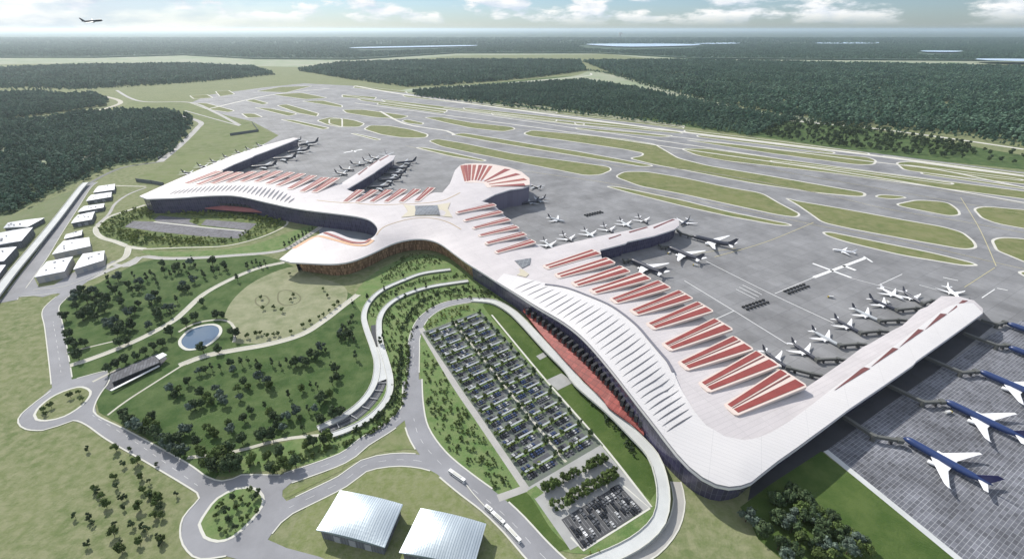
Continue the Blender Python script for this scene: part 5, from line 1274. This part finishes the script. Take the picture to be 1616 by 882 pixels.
for i, (ns, lb) in enumerate(((nose1,'navy airliner with white wings nearest the grass, lowest of the right apron'),(E5((400,264))[0],'navy airliner with white wings, second up from the grass edge'),(E5((600,92))[0],'navy airliner with one white wing in view, third up from the grass edge'),((1590,547),'navy airliner nose cut by the right picture edge, fourth up from the grass'),((1588,510),'navy airliner nose nearest the pier tip at the right picture edge'))):
    plane('navy', ns, tailof(ns), lb, 'navy airliners on the right apron')
for px, lb in (((C9((740,222),(880,312),(1000,332))),'dark jet bridge to the navy airliner nearest the grass'), ((C9((940,72),(1110,155),(1195,152))),'dark jet bridge to the second navy airliner from the grass'), (D5((975,500),(1190,592),(1270,585)),'dark jet bridge to the third navy airliner from the grass'), (D5((1200,372),(1390,442),(1440,440)),'dark jet bridge to the fourth navy airliner from the grass'), (D5((1300,298),(1390,325),(1430,312)),'dark jet bridge nearest the pier tip on the grid apron')):
    jetbridge(px, lb, group='jet bridges of the grid apron')
brow = [((225,566),(132,500),(240,578),(420,612),'char'), ((390,520),(268,440),(400,500),(550,525),'char'), ((515,440),(388,372),(520,425),(665,438),'mixed'), ((632,370),(505,302),(635,352),(785,365),'char'), ((738,303),(596,238),(745,290),(890,303),'mixed'), ((835,242),(708,190),(840,228),(990,236),'char'), ((975,208),(882,150),(985,190),(1045,192),'char')]
nb = len(brow)
for i, (ns, tl, j0, j1, kd) in enumerate(brow):
    ns, tl, j0, j1 = D5(ns, tl, j0, j1)
    plane(kd, ns, tl, '%s tailed airliner, %s from the red stripes on the left of the right pier' % ('dark', ORD[i]), 'airliners left of the right pier', 4., 38)
    mid_ = ((j0[0]+2*j1[0])/3, (j0[1]+2*j1[1])/3)
    jetbridge([j1, mid_, ns], 'dark jet bridge to the %s airliner from the red stripes, right pier' % ORD[i], 4.5, 'jet bridges left of the right pier', 3.)
plane('white', *D5((870,182),(802,150)), 'white bodied airliner behind the row at the right pier tip', None, 4., 36)
plane('white', *D5((1180,175),(1140,140)), 'white airliner parked at the very tip of the right pier', None, 4., 36)
crow = [((140,345),(78,295)),((275,302),(208,258)),((415,272),(340,222)),((540,240),(465,190)),((655,203),(580,160)),((768,178),(705,138))]
for i, (ns, tl) in enumerate(crow):
    ns, tl = D4(ns, tl); plane('char' if i % 2 else 'mixed', ns, tl, 'dark tailed airliner, %s from the terminal along the far side of the middle pier' % ORD[i], 'airliners beyond the middle pier', 4., 40)
for ns, tl, L_, lb in (((650,420),(868,520),70,'large dark airliner nearest the striped roofs beside the middle pier'),((900,338),(1125,432),70,'large dark airliner second from the pier tip, middle pier'),((1062,268),(1335,335),76,'large dark airliner with white wings at the tip of the middle pier')):
    ns, tl = D4(ns, tl); plane('char', ns, tl, lb, 'large airliners beside the middle pier', 5., L_)
jetbridge(D4((950,212),(985,245),(1055,265)), 'dark jet bridge at the tip of the middle pier', 5., 'jet bridges of the middle pier')
jetbridge(D4((840,320),(860,335),(895,335)), 'short jet bridge half along the middle pier', 5., 'jet bridges of the middle pier')
jetbridge(D4((600,415),(615,430),(645,422)), 'short jet bridge nearest the striped roofs, middle pier', 5., 'jet bridges of the middle pier')
plane('char', *D4((985,188),(1030,158)), 'dark airliner tail peeking past the end of the middle pier', None, 4., 42)
plane('white', *C6((688,302),(795,318)), 'white airliner taxiing beside the painted lines', None, 4.)
plane('mixed', *D4((215,165),(105,138)), 'white airliner with dark tail taxiing alone on the apron', None, 4.)
plane('dark', *D3((1360,552),(1420,540)), 'dark airliner nosed at the fan hall wall', None, 4., 45)
plane('dark', *D3((1430,545),(1500,520)), 'dark airliner just outside the fan hall, farther from the wall', None, 4., 45)
plane('dark', *D3((1410,425),(1450,440)), 'dark airliner with raised tail beyond the fan roof tip', None, 4., 45)
for i, (ns, tl) in enumerate((((520,285),(650,272)),((470,322),(620,315)),((440,355),(570,352)),((400,398),(525,392)),((330,445),(465,440)))):
    ns, tl = D3(ns, tl); plane('dark', ns, tl, 'dark airliner, %s from the tip on the near side of the left middle pier' % ORD[i], 'airliners by the left middle pier', 5., 62)
for i, (ns, tl) in enumerate((((205,362),(140,350)),((250,332),(183,325)),((320,296),(250,290)),((372,282),(332,272)),((412,258),(380,250)),((478,235),(462,222)))):
    ns, tl = D3(ns, tl); plane('dark', ns, tl, 'dark airliner, %s from the terminal on the far side of the left middle pier' % ORD[i], 'airliners beyond the left middle pier', 4., 48)
for i, (ns, tl) in enumerate((((950,415),(1085,405)),((1120,350),(1250,345)),((1240,302),(1400,280)),((1330,245),(1520,212)),((1300,215),(1355,190)))):
    ns, tl = D2(ns, tl); plane('dark', ns, tl, 'dark airliner, %s from the striped roofs along the farthest pier' % ORD[i], 'airliners of the farthest pier', 5., 72 if i < 4 else 50)
for i, (ns, tl) in enumerate((((520,462),(465,455)),((625,412),(572,402)),((718,378),(670,368)),((815,342),(765,332)),((912,308),(860,298)),((985,282),(935,272)),((1065,250),(1015,240)))):
    ns, tl = D2(ns, tl); plane('dark', ns, tl, 'small dark airliner, %s from the corner on the grass side of the farthest pier' % ORD[i], 'airliners on the grass side', 4., 45)
# flying airliner
d_ = raydir(147, 36.5).normalized(); fp = Vector((0, 0, CH))+d_*1050
o = dup(PROT['dark'], fp, R(8), 'airliner climbing in the bright sky above the woods'); o['category'] = 'airliner'; o.scale = (.40,)*3; o.rotation_euler = (R(10), R(-5), R(16))
if 'group' in o: del o['group']
for ch in list(o.children):
    if ch.name.startswith('landing_gear'): bpy.data.objects.remove(ch)

# buses and carts
def bus(p0, p1, label, w=3.0, h=3.2):
    a, b = at(*p0), at(*p1); d = b-a; L_ = d.length; c = (a+b)/2; o = thing('bus', label, 'bus', (c.x, c.y, 0), math.atan2(d.y, d.x), 'white buses on the lower road')
    mb = MB(); v = []
    mb.prism([(-L_/2, -w/2), (L_/2-.5, -w/2), (L_/2, -w/2+.5), (L_/2, w/2-.5), (L_/2-.5, w/2), (-L_/2, w/2)], .5, h+.5); mb.build('body', white_paint, o)
    mb = MB(); mb.box((0, 0, h*.62+.5), (L_-1.5, w+.06, h*.3)); mb.box((L_/2-.1, 0, h*.62+.4), (.3, w-1.2, h*.35)); mb.build('window', mat('car_glass', (.02,.025,.03), .1), o)
    for x in (-L_*.3, L_*.32):
        for y in (-w/2+.1, w/2-.1):
            mb = MB(); mb.tube((x, y-.2, .55), (x, y+.2, .55), .55, .55, 10); mb.build('wheel', mat('tyre', (.015,)*3), o)
    mb = MB(); mb.box((0, 0, h+.7), (L_*.5, w*.6, .4)); mb.build('roof_unit', kerb_m, o)
for p0, p1, lb in (((1285,272),(1330,308),'short white bus leading the line beside the right hangar'),((1332,318),(1418,396),'white bus in the middle of the line of three'),((1426,410),(1532,525),'longest white bus, the lowest on the road'),((1030,20),(1140,98),'white bus farther up the road, apart from the three')):
    q = E4(p0, p1); bus(q[0], q[1], lb)
mb = MB(); mb.ribbon(smooth(xy(E4((1150,115),(1200,180),(1275,262))), 5), .8, 1.1, 1.1); mb.build('barrier', kerb_m); tag(bpy.data.objects['barrier'], 'thin white road barrier between the white buses', 'barrier')
car(at(*K(640,480,7.345,[(130,268)])[0]), R(70), 'black', 'single black car alone on the loop road beside the car park', None)
cart_m = mat('cart_dark', (.04,.042,.045), .7)
def carts(px0, px1, nn_, label, group, wid=3.):
    A, B = at(*px0), at(*px1); d = B-A; ang = math.atan2(d.y, d.x)
    nl = Vector((-d.y, d.x, 0)).normalized()
    for k in range(nn_):
        for r in (0, 1):
            p = A.lerp(B, (k+.5)/nn_)+nl*(r*7-3.5)
            mb = MB(); L_ = d.length/nn_*.72
            mb.box((0, 0, .9), (L_, 2.6, .5)); mb.box((-L_*.15, 0, 1.9), (L_*.6, 2.3, 1.6)); mb.box((L_*.38, 0, 1.6), (L_*.2, 2.0, 1.0))
            for x in (-L_*.3, L_*.3): mb.tube((x, -1.2, .4), (x, 1.2, .4), .4, .4, 8)
            o = mb.build('baggage_cart', cart_m); o.location = (p.x, p.y, 0); o.rotation_euler = (0, 0, ang); tag(o, label, 'baggage cart', group)
carts(*C6((275,582),(382,545)), 7, 'dark cart in the baggage block nearest the striped roofs', 'baggage carts nearest the striped roofs')
carts(*C6((468,508),(570,472)), 7, 'dark cart in the baggage block beside the painted lines', 'baggage carts by the painted lines')
carts(*D4((348,132),(465,105)), 7, 'dark cart in the baggage block beyond the middle pier', 'baggage carts beyond the middle pier')
tm = MB(); tm.box((-1.0, 0, 1.9), (5.6, 2.5, 2.4)); tm.box((2.8, 0, 1.5), (1.8, 2.4, 1.9), 0, 1); tm.box((3.5, 0, 1.9), (.5, 2.1, .8), 0, 2)
for x in (-2.6, -1.2, 2.7): tm.tube((x, -1.2, .5), (x, 1.2, .5), .5, .5, 8, 2)
tmesh = tm.mesh('service_truck', [mat('truck_box', (.55,.56,.56), .5), mat('truck_cab', (.45,.36,.10), .5), MATS['tyre']])
for k, (px, lb) in enumerate(((D5((152,585))[0],'white service truck nearest the last striped finger'),(D5((175,560))[0],'white service truck under the tail beside the striped fingers'),(D4((1078,462))[0],'service truck behind the second large dark airliner'),(D4((905,380))[0],'service truck near the nose of the second large dark airliner'),((1440,700),'service truck beside the nearest navy airliner'),((1496,652),'service truck beside the second navy airliner'),((1400,478),'service truck behind the right pier row'),((1310,470),'service truck alone between painted lines and right pier'),(D3((560,330))[0],'service truck among airliners of the left middle pier'))):
    p = at(*px); o = bpy.data.objects.new('service_truck', tmesh); COL.objects.link(o); o.location = (p.x, p.y, .25); o.rotation_euler = (0, 0, k*1.3); tag(o, lb, 'truck')
# distant tower on the skyline
p = at(980, 50.5, 0); dist = 22000.; dr = raydir(980, 46); p = Vector((dr.x, dr.y, 0))*(dist/dr.y)
o = thing('tower', 'lone grey tower on the far skyline', 'tower', (p.x, p.y, 0))
mb = MB(); mb.tube((0,0,0), (0,0,150), 40, 30, 8); mb.build('shaft', wall_pale, o); mb = MB(); mb.tube((0,0,150), (0,0,215), 85, 60, 10); mb.build('head', wall_pale, o)

# ------------------------------------------------------------------ haze
hm = bpy.data.materials.new('haze_air'); hm.use_nodes = True; t = hm.node_tree; t.nodes.remove(t.nodes['Principled BSDF'])
pv = t.nodes.new('ShaderNodeVolumePrincipled'); pv.inputs['Color'].default_value = (.80,.92,1.0,1); pv.inputs['Density'].default_value = 2.4e-5; pv.inputs['Anisotropy'].default_value = .6
t.links.new(pv.outputs[0], t.nodes['Material Output'].inputs['Volume'])
mb = MB(); mb.box((0, 0, (CH+45-1.2)/2), (440000, 440000, CH+45+1.2)); hz = mb.build('haze', hm); tag(hz, kind='stuff')
